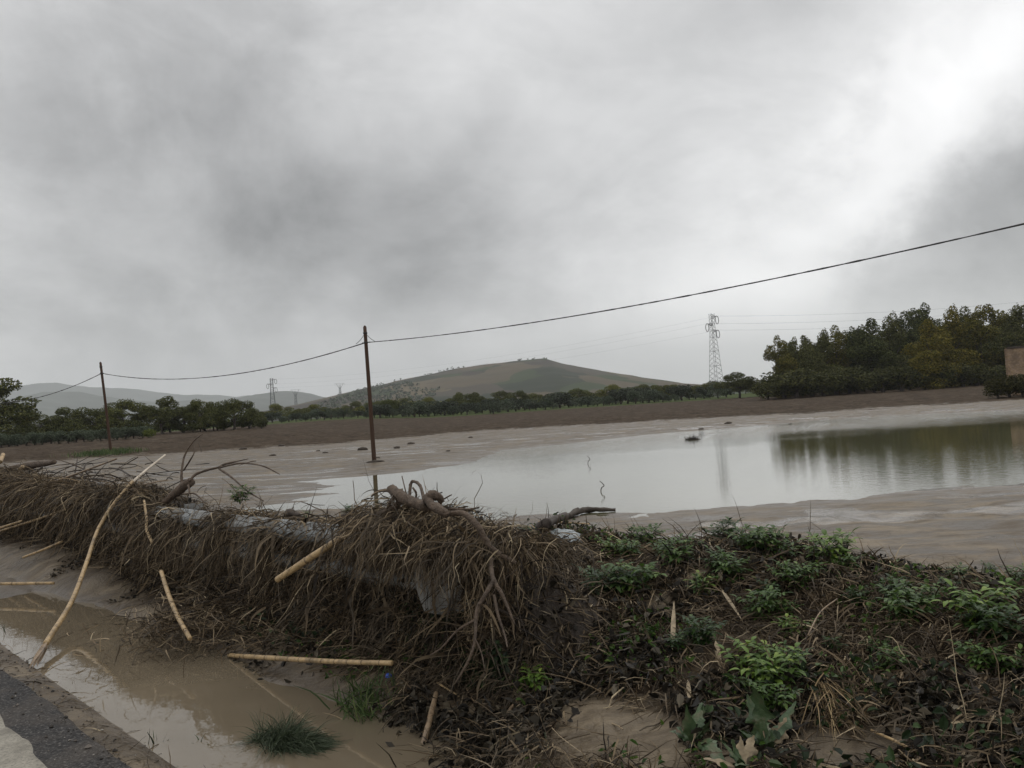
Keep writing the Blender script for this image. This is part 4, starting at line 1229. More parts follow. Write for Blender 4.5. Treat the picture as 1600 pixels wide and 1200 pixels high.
# thicker twigs in the pile
tw = []
n = 1000
v = vdist(n, 2.8, 20, .5); t = rng.random(n) ** 1.2
u = 2.56 - .14 * (1 - t) * rng.random(n); z = (crest_z(v) - .05) * t
P = u[:, None] * n2 + v[:, None] * v2; P[:, 2] = z
D = N2(n) + v2 * rng.normal(0, 1.2, n)[:, None]
put(strands(P, D, rng.uniform(.12, .5, n), rng.uniform(.0015, .0045, n), 6, .12, .14, gfloor, 3), tw)
n = 240                                                     # heap of sticks at the far left
q = atu(10, 760, 2.9)
P = q + N2(n) * [1.0, 1.6, .12]
put(strands(P, N2(n) * [1, 1, .16], rng.uniform(.3, 1.1, n), rng.uniform(.005, .013, n), 6, .05, .08, gfloor, 3), tw)
fin(tw, 'twig_tangle', M['dark_stems'], 'thin dark twigs tangled through the flood debris', 'flood debris')

# dead leaves caught in the pile and on the bank
lit = []
n = 14000
v = vdist(n, 3.2, 16); t = rng.random(n)
u = 2.53 - .10 * (1 - t); P = u[:, None] * n2 + v[:, None] * v2; P[:, 2] = .8 * t * crest_z(v) - .03 + rng.normal(0, .03, n)
k = clumpy(v + t * 3, .48, 231, 1.4) | (t < .35); k &= rng.random(n) < 1 - .9 * open_(v) * (t > .5)
P = P[k]
put(leafcards(P, N2(len(P)) - n2 * .8, rng.uniform(.02, .055, len(P)), .7, .5), lit)

# ------------------------------------------------------------------ bank to the right: matted straw, litter, creeping leaves
def scatter(n, ulo, uhi, vlo, vhi, mask=None):
    u = rng.uniform(ulo, uhi, n); v = rng.uniform(vlo, vhi, n)
    x, y = u * NU[0] + v * NV[0], u * NU[1] + v * NV[1]
    if mask is not None:
        k = rng.random(n) < mask(x, y); x, y = x[k], y[k]
    return np.stack([x, y, ground_z(x, y)], -1)
mat_ = []
P = scatter(120000, 1.8, 5.6, -1.6, 5.4, mulch_mask)
cl = fbm(P[:, 0] * 1.6, P[:, 1] * 1.6, 3, 241)
P = P[(cl > -.3) | (rng.random(len(P)) < .6)]
n = len(P)
P[:, 2] += np.abs(rng.normal(0, .025, n)) + .035 * sst(-.1, .5, fbm(P[:, 0] * 2.5, P[:, 1] * 2.5, 3, 243))
ang = 2.2 * fbm(P[:, 0] * .9, P[:, 1] * .9, 2, 245)
D = -n2 * np.cos(ang)[:, None] + v2 * np.sin(ang)[:, None] + N2(n) * .55; D[:, 2] += rng.uniform(-.15, .30, n)
put(strands(P, D, rng.uniform(.03, .20, n), rng.uniform(.0011, .0042, n), 4, .14, .13, gfloor), mat_)
P = scatter(16000, 1.9, 3.4, -2.2, 3.6, lambda x, y: .5 * (1 - bare_mask(x, y)) * (fbm(x * 2.2, y * 2.2, 3, 247) > .05))
n = len(P); P[:, 2] += .01
put(strands(P, N2(n) * [1, 1, .3], rng.uniform(.05, .2, n), rng.uniform(.001, .003, n), 4, .12, .15, gfloor), mat_)
fin(mat_, 'matted_straw', M['straw'], 'flattened dead grass matted over the roadside bank', 'flood debris')
st = []
P = scatter(1500, 1.8, 5.4, -2.2, 4.0)
n = len(P); P[:, 2] += .02
put(strands(P, N2(n) * [1, 1, .25] + [0, 0, .08], rng.uniform(.08, .36, n), rng.uniform(.0016, .0042, n), 5, .08, .12, gfloor, 3), st)
fin(st, 'loose_stems', M['straw'], 'loose dry stems scattered over the roadside bank', 'flood debris')
n = 14000
vi = ((rng.random(n) ** 1.7) * 330).astype(int); ji = rng.integers(0, 54, n); Pm = R_[vi, ji]
k = (rng.random(n) < 1 - .95 * open_(uv_of(Pm[:, 0], Pm[:, 1])[1]) * ((ji > 18) & (ji < 38))); Pm = Pm[k] + N2(k.sum()) * .012
put(leafcards(Pm, N2(len(Pm)) - n2 * .6 + [0, 0, .3], rng.uniform(.018, .06, len(Pm)), .65, .5), lit)
for (cx_, cy_, nn_) in ((865, 1100, 110), (800, 1150, 140), (760, 1185, 200), (900, 1062, 200), (960, 1050, 120), (1010, 1035, 160), (1250, 1090, 200), (1170, 1140, 160), (1450, 1100, 200), (700, 1150, 160), (640, 1120, 120), (1130, 1110, 140)):
    c_ = hit(cx_, cy_); P = c_ + N2(nn_) * [.085, .085, .0]
    P[:, 2] = ground_z(P[:, 0], P[:, 1]) + np.abs(rng.normal(0, .03, nn_))
    put(leafcards(P, N2(nn_) + [0, 0, .4], rng.uniform(.02, .055, nn_), .5, .9), lit)
    put(tri(strands(P, N2(nn_) * [1, 1, .5] + [0, 0, .25], rng.uniform(.04, .13, nn_), rng.uniform(.002, .006, nn_), 5, .15, .35, gfloor)), lit)
P = scatter(46000, 1.8, 5.7, -1.6, 5.4, lambda x, y: np.clip(mulch_mask(x, y) + .02, 0, 1) * (fbm(x * 1.3, y * 1.3, 3, 251) > -.12))
P[:, 2] += np.abs(rng.normal(0, .03, len(P)))
put(leafcards(P, N2(len(P)) * .9 + [0, 0, .6], rng.uniform(.018, .06, len(P)), .6, .55), lit)
P = scatter(5000, 2.02, 2.62, 2.6, 15.0, lambda x, y: sst(-.05, .25, fbm(x * 1.7, y * 1.7, 3, 263)))
P[:, 2] += .006
put(leafcards(P, N2(len(P)) * .6 + [0, 0, .8], rng.uniform(.015, .05, len(P)), .6, .5), lit)
fin(lit, 'leaf_litter', M['litter'], 'dark wet dead leaves caught in debris and on the bank', 'leaf litter', False)
iv = []
P = scatter(20000, 2.3, 5.2, -1.6, 5.6, lambda x, y: mulch_mask(x, y) * sst(.02, .25, fbm(x * .95 + 4, y * .95, 3, 253)))
P[:, 2] += np.abs(rng.normal(0, .05, len(P)))
put(leafcards(P, N2(len(P)) * .7 + [0, -.4, .7], rng.uniform(.02, .055, len(P)), .7, .35), iv)
v = rng.uniform(2.9, 4.4, 2600); t = rng.random(2600)
P = (2.5 - .05 * (1 - t))[:, None] * n2 + v[:, None] * v2; P[:, 2] = .5 * t
P = P[fbm(v * 2, t * 2, 3, 255) > .1]
put(leafcards(P, N2(len(P)) * .7 + [-.4, -.5, .4], rng.uniform(.02, .05, len(P)), .8, .3), iv)
fin(iv, 'creeping_leaves', M['ivy'], 'dark green creeping leaves covering parts of the bank', 'ground cover', False)

wd_ = []
P = scatter(26000, 2.1, 5.0, -1.6, 4.6, lambda x, y: np.clip(mulch_mask(x, y) + .05, 0, 1) * sst(.12, .32, fbm(x * 1.8 + 9, y * 1.8, 3, 261)))
P[:, 2] += np.abs(rng.normal(.02, .03, len(P)))
put(leafcards(P, N2(len(P)) * .6 + [0, -.4, .8], rng.uniform(.014, .042, len(P)), .6, .4), wd_)
o = fin(wd_, 'low_weeds', M['leaf'], 'low fresh green weeds creeping through the matted straw', 'ground cover', False); o.color = (.75, .72, .65, 1)

# ------------------------------------------------------------------ leafy plants
def leafy_proto(seed, H=.22, stems=4, tiers=4, L=.055):
    r = random.Random(seed)
    root = bpy.data.objects.new('leafy_plant', None); C.objects.link(root)
    sm, lm = MB(), MB()
    for s in range(stems):
        a = r.uniform(0, 6.28); ln = r.uniform(.3, 1.1); h = H * r.uniform(.6, 1.1)
        P = [np.array([0, 0, -.02]), np.array([math.cos(a) * ln * h * .4, math.sin(a) * ln * h * .4, h * .55]), np.array([math.cos(a) * ln * h, math.sin(a) * ln * h, h])]
        tube(sm, P, [.0035, .0025, .0012], 5, 4)
        Q = catmull(P, 6)
        for t in range(tiers):
            f = .25 + .75 * t / max(1, tiers - 1)
            b = Q[int(f * (len(Q) - 1))]
            n = 2 if t < tiers - 1 else 3
            a0 = r.uniform(0, 6.28)
            for q in range(n):
                aa = a0 + q * 2 * math.pi / n + r.uniform(-.3, .3)
                el = r.uniform(.0, .5) if t < tiers - 1 else r.uniform(.3, .8)
                d = np.array([math.cos(aa) * math.cos(el), math.sin(aa) * math.cos(el), math.sin(el)])
                # compound leaf: terminal leaflet and two pairs along a drooping stalk
                pl = L * r.uniform(.9, 1.5)
                tube(sm, [b, b + d * pl * .6, b + d * pl * 1.1 - [0, 0, pl * .12]], [.0015, .0008], 4, 2)
                sd = np.cross(d, [0, 0, 1]); sd /= np.linalg.norm(sd)
                leaf(lm, b + d * pl - [0, 0, pl * .08], d, [0, 0, 1], L * r.uniform(.9, 1.35), L * .48, r.uniform(.2, .5), .3)
                for f2 in ((.35, .7) if pl > L else (.6,)):
                    for sg in (-1, 1):
                        leaf(lm, b + d * pl * f2, d * .55 + sd * sg * .9, [0, 0, 1], L * r.uniform(.7, 1.1), L * .42, r.uniform(.2, .55), .3)
    sm.build('stem', M['grass'], root); lm.build('foliage', M['leaf'], root)
    return root
lp = [leafy_proto(400 + k, [.11, .14, .09, .17, .08][k], [4, 5, 3, 5, 4][k], [4, 4, 3, 5, 3][k], [.05, .055, .05, .06, .045][k]) for k in range(5)]
bright, mid_, dark_ = (1.35, 1.15, .9), (.75, .72, .65), (.38, .42, .40)
spots = [(1180, 1050, 1.1, bright, 'bright green leafy plant growing over the big jagged leaves'), (1215, 1075, 1.0, bright, None), (1165, 1085, .9, mid_, None), (1205, 1110, .8, mid_, None),
         (1105, 915, 1.0, bright, 'light green leafy plant on the bare silt patch below the crest'), (1090, 925, .7, mid_, None),
         (1300, 885, 1.25, bright, 'upright bright leafy plant on the skyline of the bank'), (1285, 895, .9, mid_, None), (1320, 895, .7, mid_, None),
         (1150, 850, 1.2, dark_, None), (1175, 855, 1.3, mid_, None), (1200, 865, 1.2, mid_, None), (1225, 870, 1.2, mid_, None), (1130, 845, 1.0, dark_, 'dark pointed leafed plant topping the crest of the bank'),
         (960, 860, 1.1, bright, None), (985, 865, 1.0, mid_, None), (1010, 850, 1.1, mid_, None), (1040, 860, 1.1, mid_, None), (1060, 880, 1.0, mid_, None), (1085, 855, 1.0, mid_, None),
         (960, 920, 1.3, dark_, None), (985, 925, 1.3, mid_, None), (1000, 905, 1.0, mid_, None), (940, 935, 1.2, dark_, None), 
         (780, 835, 1.1, mid_, None), (805, 838, 1.1, mid_, None), (825, 845, 1.0, dark_, None), (800, 860, 1.2, dark_, None), (840, 870, 1.0, dark_, None), (815, 880, 1.0, dark_, None),
         (1235, 905, 1.0, mid_, None), (1255, 915, .9, mid_, None), (1205, 930, 1.0, dark_, None), (1190, 960, .9, mid_, None), (1245, 985, .9, bright, None), (1225, 960, .8, mid_, None),
         (1540, 975, 1.1, bright, 'light green leafy plant near the right edge of the bank'), (1520, 980, .9, mid_, None), (1560, 1000, 1.0, dark_, None), (1485, 920, .9, dark_, None), (1500, 905, .8, mid_, None), (1545, 895, 1.1, dark_, None), (1590, 910, 1.2, mid_, None),
         (1420, 965, .9, mid_, None), (1370, 1010, .7, mid_, None), (1395, 1040, .8, mid_, None), (1530, 1045, .8, mid_, None), (1590, 1050, .9, mid_, None), (1095, 1000, .8, dark_, None),
         (1340, 935, .9, dark_, None), (1400, 930, .9, dark_, None), (1440, 945, .8, mid_, None), (1120, 880, 1.0, dark_, None), (1145, 900, .9, mid_, None),
         (650, 1035, 1.1, mid_, 'low green plant at the end of the cane lying by the water'), (830, 1078, .9, bright, 'small green sprig beside the stick on bare silt'), (545, 803, .5, dark_, None), (480, 806, .5, mid_, None), (375, 782, .8, mid_, 'small green sprig on the debris above the bare beam'),
         (1010, 985, .7, mid_, None), (1060, 1010, .7, dark_, None), (1240, 1040, .7, dark_, None), (1305, 1010, .7, dark_, None)]
for k, (px, py, s, col, lb) in enumerate(spots):
    q = hit(px, py + 8)
    if px < 600 and py < 900: q = atu(px, py + 4, 2.72)
    place(lp[k % 5], q, random.uniform(0, 6.28), s * (.85 if col is bright else .72), lb or 'green leafy plant growing up through the debris on the bank', 'plant', None if lb else 'leafy plants on the bank', col)

def big_leaf_plant(px, py, label, seed, s=1.0):
    r = random.Random(seed)
    q = hit(px, py); root = empty('thistle_plant', q, label, 'plant')
    for k in range(9):
        a = r.uniform(0, 6.28); el = r.uniform(.5, 1.4); mb = MB()
        d = np.array([math.cos(a) * math.cos(el), math.sin(a) * math.cos(el), math.sin(el)])
        L = r.uniform(.10, .25) * s; W_ = L * r.uniform(.26, .40); SG = 22
        sd = np.cross(d, [math.cos(a + 3.14), math.sin(a + 3.14), .6]); sd /= np.linalg.norm(sd); nn = np.cross(sd, d)
        sag = r.uniform(.05, .5); tw_ = r.uniform(-1.0, 1.0); V = []
        jag = [[r.uniform(.45, 1.15) for _ in range(SG + 1)] for _ in (0, 1)]
        for q_ in range(SG + 1):
            t = q_ / SG
            env = .5 * W_ * (.10 + .90 * math.sin(math.pi * min(1, max(0, (t - .12) / .88)) ** .85)) if t < 1 else .001
            c0 = d * L * t - np.array([0, 0, 1]) * sag * L * t * t + nn * .05 * L * math.sin(5 * t + k)
            s2 = sd * math.cos(tw_ * t) + nn * math.sin(tw_ * t); n3 = np.cross(s2, d)
            tooth = .62 + .38 * abs(math.sin(math.pi * 4.5 * t))
            wl, wr = env * tooth * jag[0][q_ // 2], env * tooth * jag[1][q_ // 2]
            V += [c0 - s2 * wl + n3 * wl * .35 * math.sin(9 * t + k), c0 - s2 * wl * .5 + n3 * wl * .2, c0, c0 + s2 * wr * .5 + n3 * wr * .2, c0 + s2 * wr + n3 * wr * .35 * math.cos(8 * t)]
        F = [[5 * q_ + m_, 5 * q_ + m_ + 1, 5 * q_ + m_ + 6, 5 * q_ + m_ + 5] for q_ in range(SG) for m_ in range(4)]
        mb.add(V, F)
        o = mb.build('leaf', M['bigleaf'] if r.random() < .8 else M['dry_leaf'], root)
    return root
def bigleaf():
    m, q, b = new_mat('big_leaf')
    p = q.n('ShaderNodeTexCoord').outputs['Object']
    c = q.ramp(q.noise(p, 18, 5, .6), [(.3, (.022, .045, .016)), (.52, (.05, .085, .032)), (.68, (.10, .095, .05)), (.8, (.15, .12, .085))])
    q.put(b.inputs['Base Color'], c); b.inputs['Roughness'].default_value = .5
    bump(q, b, q.noise(p, 90, 3, .5), .003)
    return m
M['bigleaf'] = bigleaf()
big_leaf_plant(1085, 1168, 'large jagged leaved thistle with muddy leaves in front of the bank', 3, 1.15)
big_leaf_plant(1200, 1180, 'jagged leaved thistle right of its larger neighbour', 9, 1.1)
big_leaf_plant(1165, 1215, 'low thistle rosette at the bottom edge between two bigger ones', 12, .9)

# grass tuft and weeds in the ditch water
q = atz(440, 1160, DITCH_Z)
n = 2600
r3 = np.random.default_rng(41)
tc_ = np.array([[-.10, .0], [-.03, .035], [.02, -.03], [.08, .02], [.13, -.01]])[r3.choice(5, n, p=[.12, .3, .25, .22, .11])]
P = np.concatenate([tc_ + r3.normal(0, .026, (n, 2)), np.full((n, 1), -.03)], 1)
P = P[:, :1] * np.array([[.80, -.55, 0]]) + P[:, 1:2] * np.array([[.55, .8, 0]]) + P[:, 2:] * np.array([[0, 0, 1]])
D = np.stack([4 * tc_[:, 0] + .5, -4 * np.abs(tc_[:, 1]) - .1, .5 + .5 * np.cos(tc_[:, 0] * 14)], 1) + r3.normal(0, .38, (n, 3))
V, F = strands(P, D, r3.uniform(.06, .21, n), r3.uniform(.0009, .002, n), 6, .26, .08, lambda p: np.full(len(p), .002), 2, r3)
o = mesh_np('grass_tuft', V, F, M['reedgrass']); o.location = q
tag(o, 'drooping tuft of dark grass standing in the ditch water', 'grass tuft')
for (px, py, n, h, lb, nm) in ((245, 1168, 16, .10, 'muddy small leaved weeds at the ditch edge', 'water_weed'), (8, 1000, 14, .16, 'muddy stalks at the ditch edge by the left border', 'water_weed'), (315, 1160, 5, .05, 'few grass blades standing out of the ditch water', 'water_weed'), (35, 1015, 60, .05, 'mossy weeds on the verge beside the asphalt', 'verge_weed'),
                               (570, 1090, 110, .17, 'long green grass leaning over the ditch end', 'grass_clump'), (583, 1110, 160, .13, 'short green grass clump at the ditch end', 'grass_clump')):
    q = hit(px, py) if n != 5 else atz(px, py, DITCH_Z)
    P = r3.normal(0, 1, (n, 3)) * [.03 + n * .00022, .03 + n * .00022, 0]
    V, F = strands(P - [0, 0, .02], r3.normal(0, .45, (n, 3)) + [0, 0, 1], r3.uniform(.5, 1.3, n) * h, r3.uniform(.002, .0045, n), 5, .14, .1, None, 2, r3)
    o = mesh_np(nm, V, F, M['grass'] if 'grass' in nm else M['ivy']); o.location = q
    tag(o, lb, 'plant')

n = 1300
u = 1.04 + np.abs(rng.normal(0, .13, n)) + .05 * rng.normal(size=n); v = rng.uniform(2.8, 14, n)
P = u[:, None] * n2 + v[:, None] * v2; P[:, 2] = np.maximum(ground_z(P[:, 0], P[:, 1]), np.where(u < 1.12, ROAD_Z + .002, -1)) 
sz = rng.gamma(1.5, .0022, n) + .0015
ico = np.array([[0, 0, 1.], [.9, 0, .3], [.28, .85, .3], [-.72, .53, .3], [-.72, -.53, .3], [.28, -.85, .3], [0, 0, -.6]])
fi = np.array([[0, 1, 2], [0, 2, 3], [0, 3, 4], [0, 4, 5], [0, 5, 1], [6, 2, 1], [6, 3, 2], [6, 4, 3], [6, 5, 4], [6, 1, 5]])
Vg = P[:, None] + ico[None] * (sz[:, None, None] * rng.uniform(.6, 1.3, (n, 7, 3)))
o = mesh_np('gravel', Vg, (np.arange(n) * 7)[:, None, None] .repeat(10, 1) .reshape(n, 10, 1) .__add__(fi[None]).reshape(-1, 3), island('gravel', [(0, (.02, .018, .016)), (.5, (.07, .06, .05)), (.9, (.16, .14, .12)), (1, (.3, .28, .25))], .8), smooth=False)
tag(o, 'small stones and crumbs of asphalt along the road edge', 'gravel', kind='stuff')
vg = []
P = scatter(5200, 2.05, 2.62, 2.6, 15.0, lambda x, y: sst(-.12, .2, fbm(x * 1.7, y * 1.7, 3, 263)))
n = len(P)
put(strands(P, N2(n) * [1, 1, .3], rng.uniform(.03, .22, n), rng.uniform(.001, .0035, n), 5, .1, .2, gfloor), vg)
P = scatter(420, 1.1, 1.35, 2.6, 10.0); n = len(P)
put(strands(P, N2(n) * [1, 1, .25], rng.uniform(.03, .16, n), rng.uniform(.001, .003, n), 4, .08, .18, gfloor), vg)
fin(vg, 'verge_straw', M['straw'], 'bits of straw washed up on the muddy verge', 'flood debris')

# ------------------------------------------------------------------ canes, sticks, branches
def stick(name, pts, r, mat, label, cat='stick', node=None, sides=9, per=8, bumpy=.0, branches=()):
    pts = np.array(pts); org = pts[0]
    if branches:
        root = empty(name, org, label, cat)
        mb = MB(); tube(mb, pts - org, r, sides, per, bumpy); mb.build('stem', mat, root)
        for bp, br in branches:
            mb = MB(); tube(mb, np.array(bp) - org, br, 6, 6, bumpy); mb.build('twig', mat, root)
        return root
    mb = MB(); tube(mb, pts - org, r, sides, per, bumpy, True, node)
    o = mb.build(name, mat); o.location = org
    return tag(o, label, cat)
U = lambda px, py, u: atu(px, py, u)
Z = lambda px, py, z: atz(px, py, z + ROAD_Z)
# 1 the long bent cane: its split foot stands on the verge, its pale tip sticks out over the field
root = empty('reed_cane', Z(45, 1048, -.03), 'long bent yellow cane with split foot leaning on the debris', 'cane'); org = Z(45, 1048, -.03)
pts = [Z(72, 1005, .02), U(112, 940, 1.78), U(135, 880, 2.02), U(152, 830, 2.22), U(172, 795, 2.36), U(192, 770, 2.48), U(207, 752, 2.6)]
mb = MB(); tube(mb, np.array(pts) - org, [.0185, .018, .0175, .016, .015, .014], 10, 8, 0, True, .28, .1); mb.build('culm', M['cane'], root)
mb = MB(); tube(mb, np.array([U(205, 755, 2.6), U(228, 735, 2.8), U(258, 711, 3.05)]) - org, [.0125, .011, .009], 9, 8, 0, True, .2, .16); mb.build('tip', M['pale_cane'], root)
mb = MB()
for (ex, ey, zz) in ((42, 1050, -.045), (50, 1046, -.02), (58, 1042, -.03), (47, 1040, .01), (62, 1036, -.03)):
    e = Z(ex, ey, zz); s = pts[0] + rng.normal(0, .006, 3)
    leaf(mb, s - org, e - s, [.3, -.6, .7], np.linalg.norm(e - s), .026, .0, .6, 6)
mb.build('split_foot', M['brown_stick'], root)
stick('reed_cane', [U(225, 782, 2.44), U(229, 810, 2.40), U(229, 828, 2.38), U(238, 848, 2.36)], [.009, .010, .011, .012], M['cane'], 'short curved tan cane dangling from the debris crest', 'cane', .10)
stick('reed_cane', [U(252, 893, 2.20), U(262, 925, 2.10), U(277, 962, 2.0), U(297, 998, 1.90)], [.014, .0145, .014, .0135], M['cane'], 'slanting tan cane with grey top propped against the bank at the water', 'cane', .16)
stick('reed_cane', [U(433, 906, 2.20), U(500, 862, 2.32), U(560, 824, 2.44), U(590, 805, 2.5)], [.018, .019, .019, .018], M['cane'], 'straight yellow cane poking out of the debris beside the root tangle', 'cane', .22)
stick('reed_cane', [U(358, 1024, 2.14), U(440, 1029, 2.13), U(530, 1034, 2.14), U(612, 1036, 2.17)], [.013, .0135, .013, .012], M['cane'], 'jointed brown cane lying flat along the water edge', 'cane', .13)
stick('reed_cane', [Z(-60, 911, .06), Z(0, 912, .06), Z(84, 911, .07)], [.014, .014, .013], M['cane'], 'horizontal tan cane entering at the left edge above the ditch', 'cane', .3)
stick('reed_cane', [U(-20, 795, 2.35), U(60, 762, 2.55), U(120, 740, 2.7), U(182, 717, 2.85)], [.016, .014, .012, .009], M['brown_stick'], 'long thin brown cane crossing the crest at the left', 'cane', .5)
stick('reed_cane', [U(-20, 836, 2.3), U(60, 811, 2.4), U(120, 789, 2.5)], [.014, .013, .011], M['cane'], 'thin straw coloured cane slanting across the debris at the left edge', 'cane', .4)
stick('reed_cane', [U(-10, 828, 2.2), U(34, 814, 2.3)], [.014, .012], M['cane'], 'short cane stub at the left edge above the slanting cane', 'cane', .2)
stick('reed_cane', [U(36, 871, 2.1), U(70, 858, 2.2), U(97, 846, 2.3)], [.012, .012, .011], M['cane'], 'short thin cane low on the debris near the left edge', 'cane', .3)
stick('reed_cane', [U(20, 743, 2.9), U(36, 729, 3.0)], [.03, .03], M['cane'], 'short split yellow cane on top of the left heap', 'cane', .2)
stick('reed_cane', [U(0, 722, 3.1), U(5, 710, 3.2)], [.035, .03], M['cane'], 'yellow cane stub at the left edge of the heap', 'cane', .2)
stick('stick', [U(0, 785, 2.7), U(30, 757, 2.9), U(66, 730, 3.1)], [.02, .02, .014], M['dark_wood'], 'dark bare stick rising over the left heap', 'stick', None, 7, 6, .06)
stick('stick', [U(10, 735, 3.1), U(45, 728, 3.2), U(85, 722, 3.3)], [.05, .06, .03], M['root'], 'thick brown wood piece lying on the left heap', 'stick', None, 8, 6, .08)
stick('stick', [U(125, 748, 2.75), U(130, 735, 2.8), U(134, 725, 2.85)], [.012, .011, .008], M['dark_wood'], 'short dark upright stick behind the long brown cane', 'stick', None, 6, 4, .05)
stick('stick', [U(112, 760, 2.75), U(118, 735, 2.8), U(121, 716, 2.85)], [.008, .007, .004], M['dark_wood'], 'thin upright twig left of the short dark stick', 'stick', None, 6, 4, .05)
stick('stick', [U(148, 745, 2.75), U(158, 733, 2.8), U(166, 725, 2.9)], [.006, .005, .003], M['dark_wood'], 'slim slanting twig below the long brown cane', 'stick', None, 6, 4, .05)
stick('stick', [U(171, 731, 2.9), U(188, 734, 2.85), U(203, 743, 2.75)], [.009, .008, .007], M['dark_wood'], 'curved dark twig arching left of the pale cane tip', 'stick', None, 6, 5, .05)
stick('stick', [U(222, 758, 2.7), U(245, 753, 2.75), U(262, 750, 2.8)], [.007, .006, .004], M['brown_stick'], 'thin level twig right of the pale cane tip', 'stick', None, 6, 5, .05)

# driftwood branch on the crest
b0 = [U(255, 786, 2.6), U(275, 770, 2.66), U(290, 758, 2.7), U(299, 753, 2.72)]
stick('fallen_branch', b0, [.024, .032, .04, .035], M['root'], 'broken branch with bare curving twigs above the exposed beam', 'branch', None, 10, 6, .09, [
    ([U(284, 760, 2.7), U(284, 735, 2.74), U(289, 711, 2.8), U(302, 690, 2.86), U(317, 678, 2.92)], [.011, .010, .008, .006, .003]),
    ([U(287, 735, 2.75), U(299, 716, 2.75), U(304, 705, 2.78), U(303, 695, 2.8)], [.007, .007, .006, .004]),
    ([U(296, 752, 2.7), U(305, 742, 2.75), U(322, 735, 2.82), U(342, 730, 2.9), U(352, 725, 2.95), U(388, 717, 3.05)], [.011, .010, .009, .009, .006, .003]),
    ([U(342, 731, 2.9), U(375, 724, 2.92), U(410, 728, 2.95), U(437, 741, 3.0)], [.008, .008, .006, .004]),
    ([U(342, 732, 2.9), U(365, 748, 2.84), U(385, 766, 2.8), U(412, 783, 2.78)], [.009, .008, .006, .004]),
    ([U(294, 758, 2.68), U(296, 768, 2.66), U(293, 776, 2.64)], [.009, .008, .005]),
    ([U(285, 772, 2.66), U(305, 772, 2.7), U(320, 786, 2.7)], [.008, .006, .004])])
# root tangle
t0 = [U(612, 764, 2.42), U(620, 772, 2.40), U(634, 780, 2.38), U(650, 786, 2.36), U(664, 792, 2.34)]
stick('root_tangle', t0, [.024, .030, .027, .024, .021], M['root'], 'gnarled tree root with curled ends on top of the debris', 'driftwood', None, 12, 7, .10, [
    ([U(613, 767, 2.5), U(600, 766, 2.5), U(588, 769, 2.48), U(580, 776, 2.46)], [.012, .010, .008, .005]),
    ([U(664, 797, 2.36), U(668, 782, 2.36), U(676, 774, 2.37), U(685, 776, 2.38), U(690, 784, 2.40)], [.019, .023, .025, .022, .015]),
    ([U(668, 780, 2.36), U(676, 790, 2.33), U(690, 798, 2.31), U(700, 805, 2.32)], [.022, .023, .022, .017]),
    ([U(640, 780, 2.5), U(641, 760, 2.54), U(645, 752, 2.56), U(655, 757, 2.54), U(660, 770, 2.5), U(663, 785, 2.46)], [.007, .008, .008, .008, .009, .009]),
    ([U(635, 772, 2.5), U(630, 752, 2.54), U(628, 744, 2.56)], [.004, .003, .003]),
    ([U(645, 762, 2.5), U(650, 770, 2.5), U(650, 780, 2.5)], [.005, .006, .006]),
    ([U(615, 777, 2.5), U(609, 787, 2.48), U(612, 795, 2.46)], [.010, .009, .007]),
    ([U(702, 795, 2.4), U(730, 796, 2.45), U(749, 793, 2.5)], [.007, .007, .004]),
    ([U(690, 782, 2.5), U(700, 776, 2.52), U(706, 773, 2.54)], [.005, .004, .003]),
    ([U(625, 785, 2.4), U(608, 798, 2.38), U(590, 803, 2.36)], [.016, .022, .012])])
stick('stick', [U(535, 806, 2.5), U(552, 803, 2.48), U(580, 808, 2.46), U(600, 806, 2.44)], [.008, .016, .018, .012], M['dark_wood'], 'splintered dark wood chunk left of the root tangle', 'stick', None, 8, 5, .12)
stick('stick', [U(448, 806, 2.62), U(452, 800, 2.64), U(468, 806, 2.66)], [.022, .024, .016], M['dark_wood'], 'black rounded stump poking over the crest', 'stick', None, 9, 5, .05)
# branch hanging down right of the tangle
stick('fallen_branch', [U(705, 802, 2.36), U(725, 803, 2.38), U(745, 820, 2.38), U(760, 845, 2.4), U(775, 862, 2.42), U(806, 880, 2.48)], [.012, .014, .014, .013, .012, .009], M['root'], 'forked reddish brown branch hanging down the right end of the debris', 'branch', None, 9, 6, .05, [
    ([U(768, 872, 2.36), U(768, 890, 2.34), U(772, 908, 2.3), U(785, 930, 2.3), U(800, 965, 2.3), U(804, 975, 2.3)], [.008, .010, .010, .008, .006, .003]),
    ([U(772, 906, 2.3), U(758, 930, 2.24), U(745, 955, 2.2), U(742, 1000, 2.14), U(733, 1030, 2.1), U(713, 1066, 2.06)], [.010, .009, .008, .006, .005, .003]),
    ([U(744, 968, 2.2), U(715, 985, 2.16), U(690, 1012, 2.1), U(672, 1024, 2.08)], [.006, .005, .004, .003]),
    ([U(772, 930, 2.3), U(778, 960, 2.26), U(788, 990, 2.24), U(793, 1012, 2.2)], [.006, .006, .004, .003]),
    ([U(742, 998, 2.14), U(752, 1020, 2.14), U(757, 1045, 2.12)], [.004, .003, .002])])
stick('fallen_branch', [hit(832, 832) + [0, 0, .05], U(845, 822, 4.0), U(862, 814, 4.3), U(884, 806, 4.7)], [.03, .035, .034, .03], M['dark_wood'], 'thick dark log end rising from the leaves at the pond side', 'log', None, 9, 5, .07)
q1, q2, q3 = hit(885, 812), hit(915, 803), hit(962, 800)
stick('driftwood', [q1 + [0, 0, .05], q2 + [0, 0, .08], q3 + [0, 0, .04]], [.05, .07, .03], M['clod'], 'dark muddy driftwood ridge at the near shore of the pond', 'driftwood', None, 9, 8, .2)
stick('reed_cane', [hit(842, 826) + [0, 0, .12], hit(880, 827) + [0, 0, .12], hit(922, 828) + [0, 0, .1]], [.014, .014, .012], M['cane'], 'yellow cane lying behind the bank under the dark log', 'cane', .3)
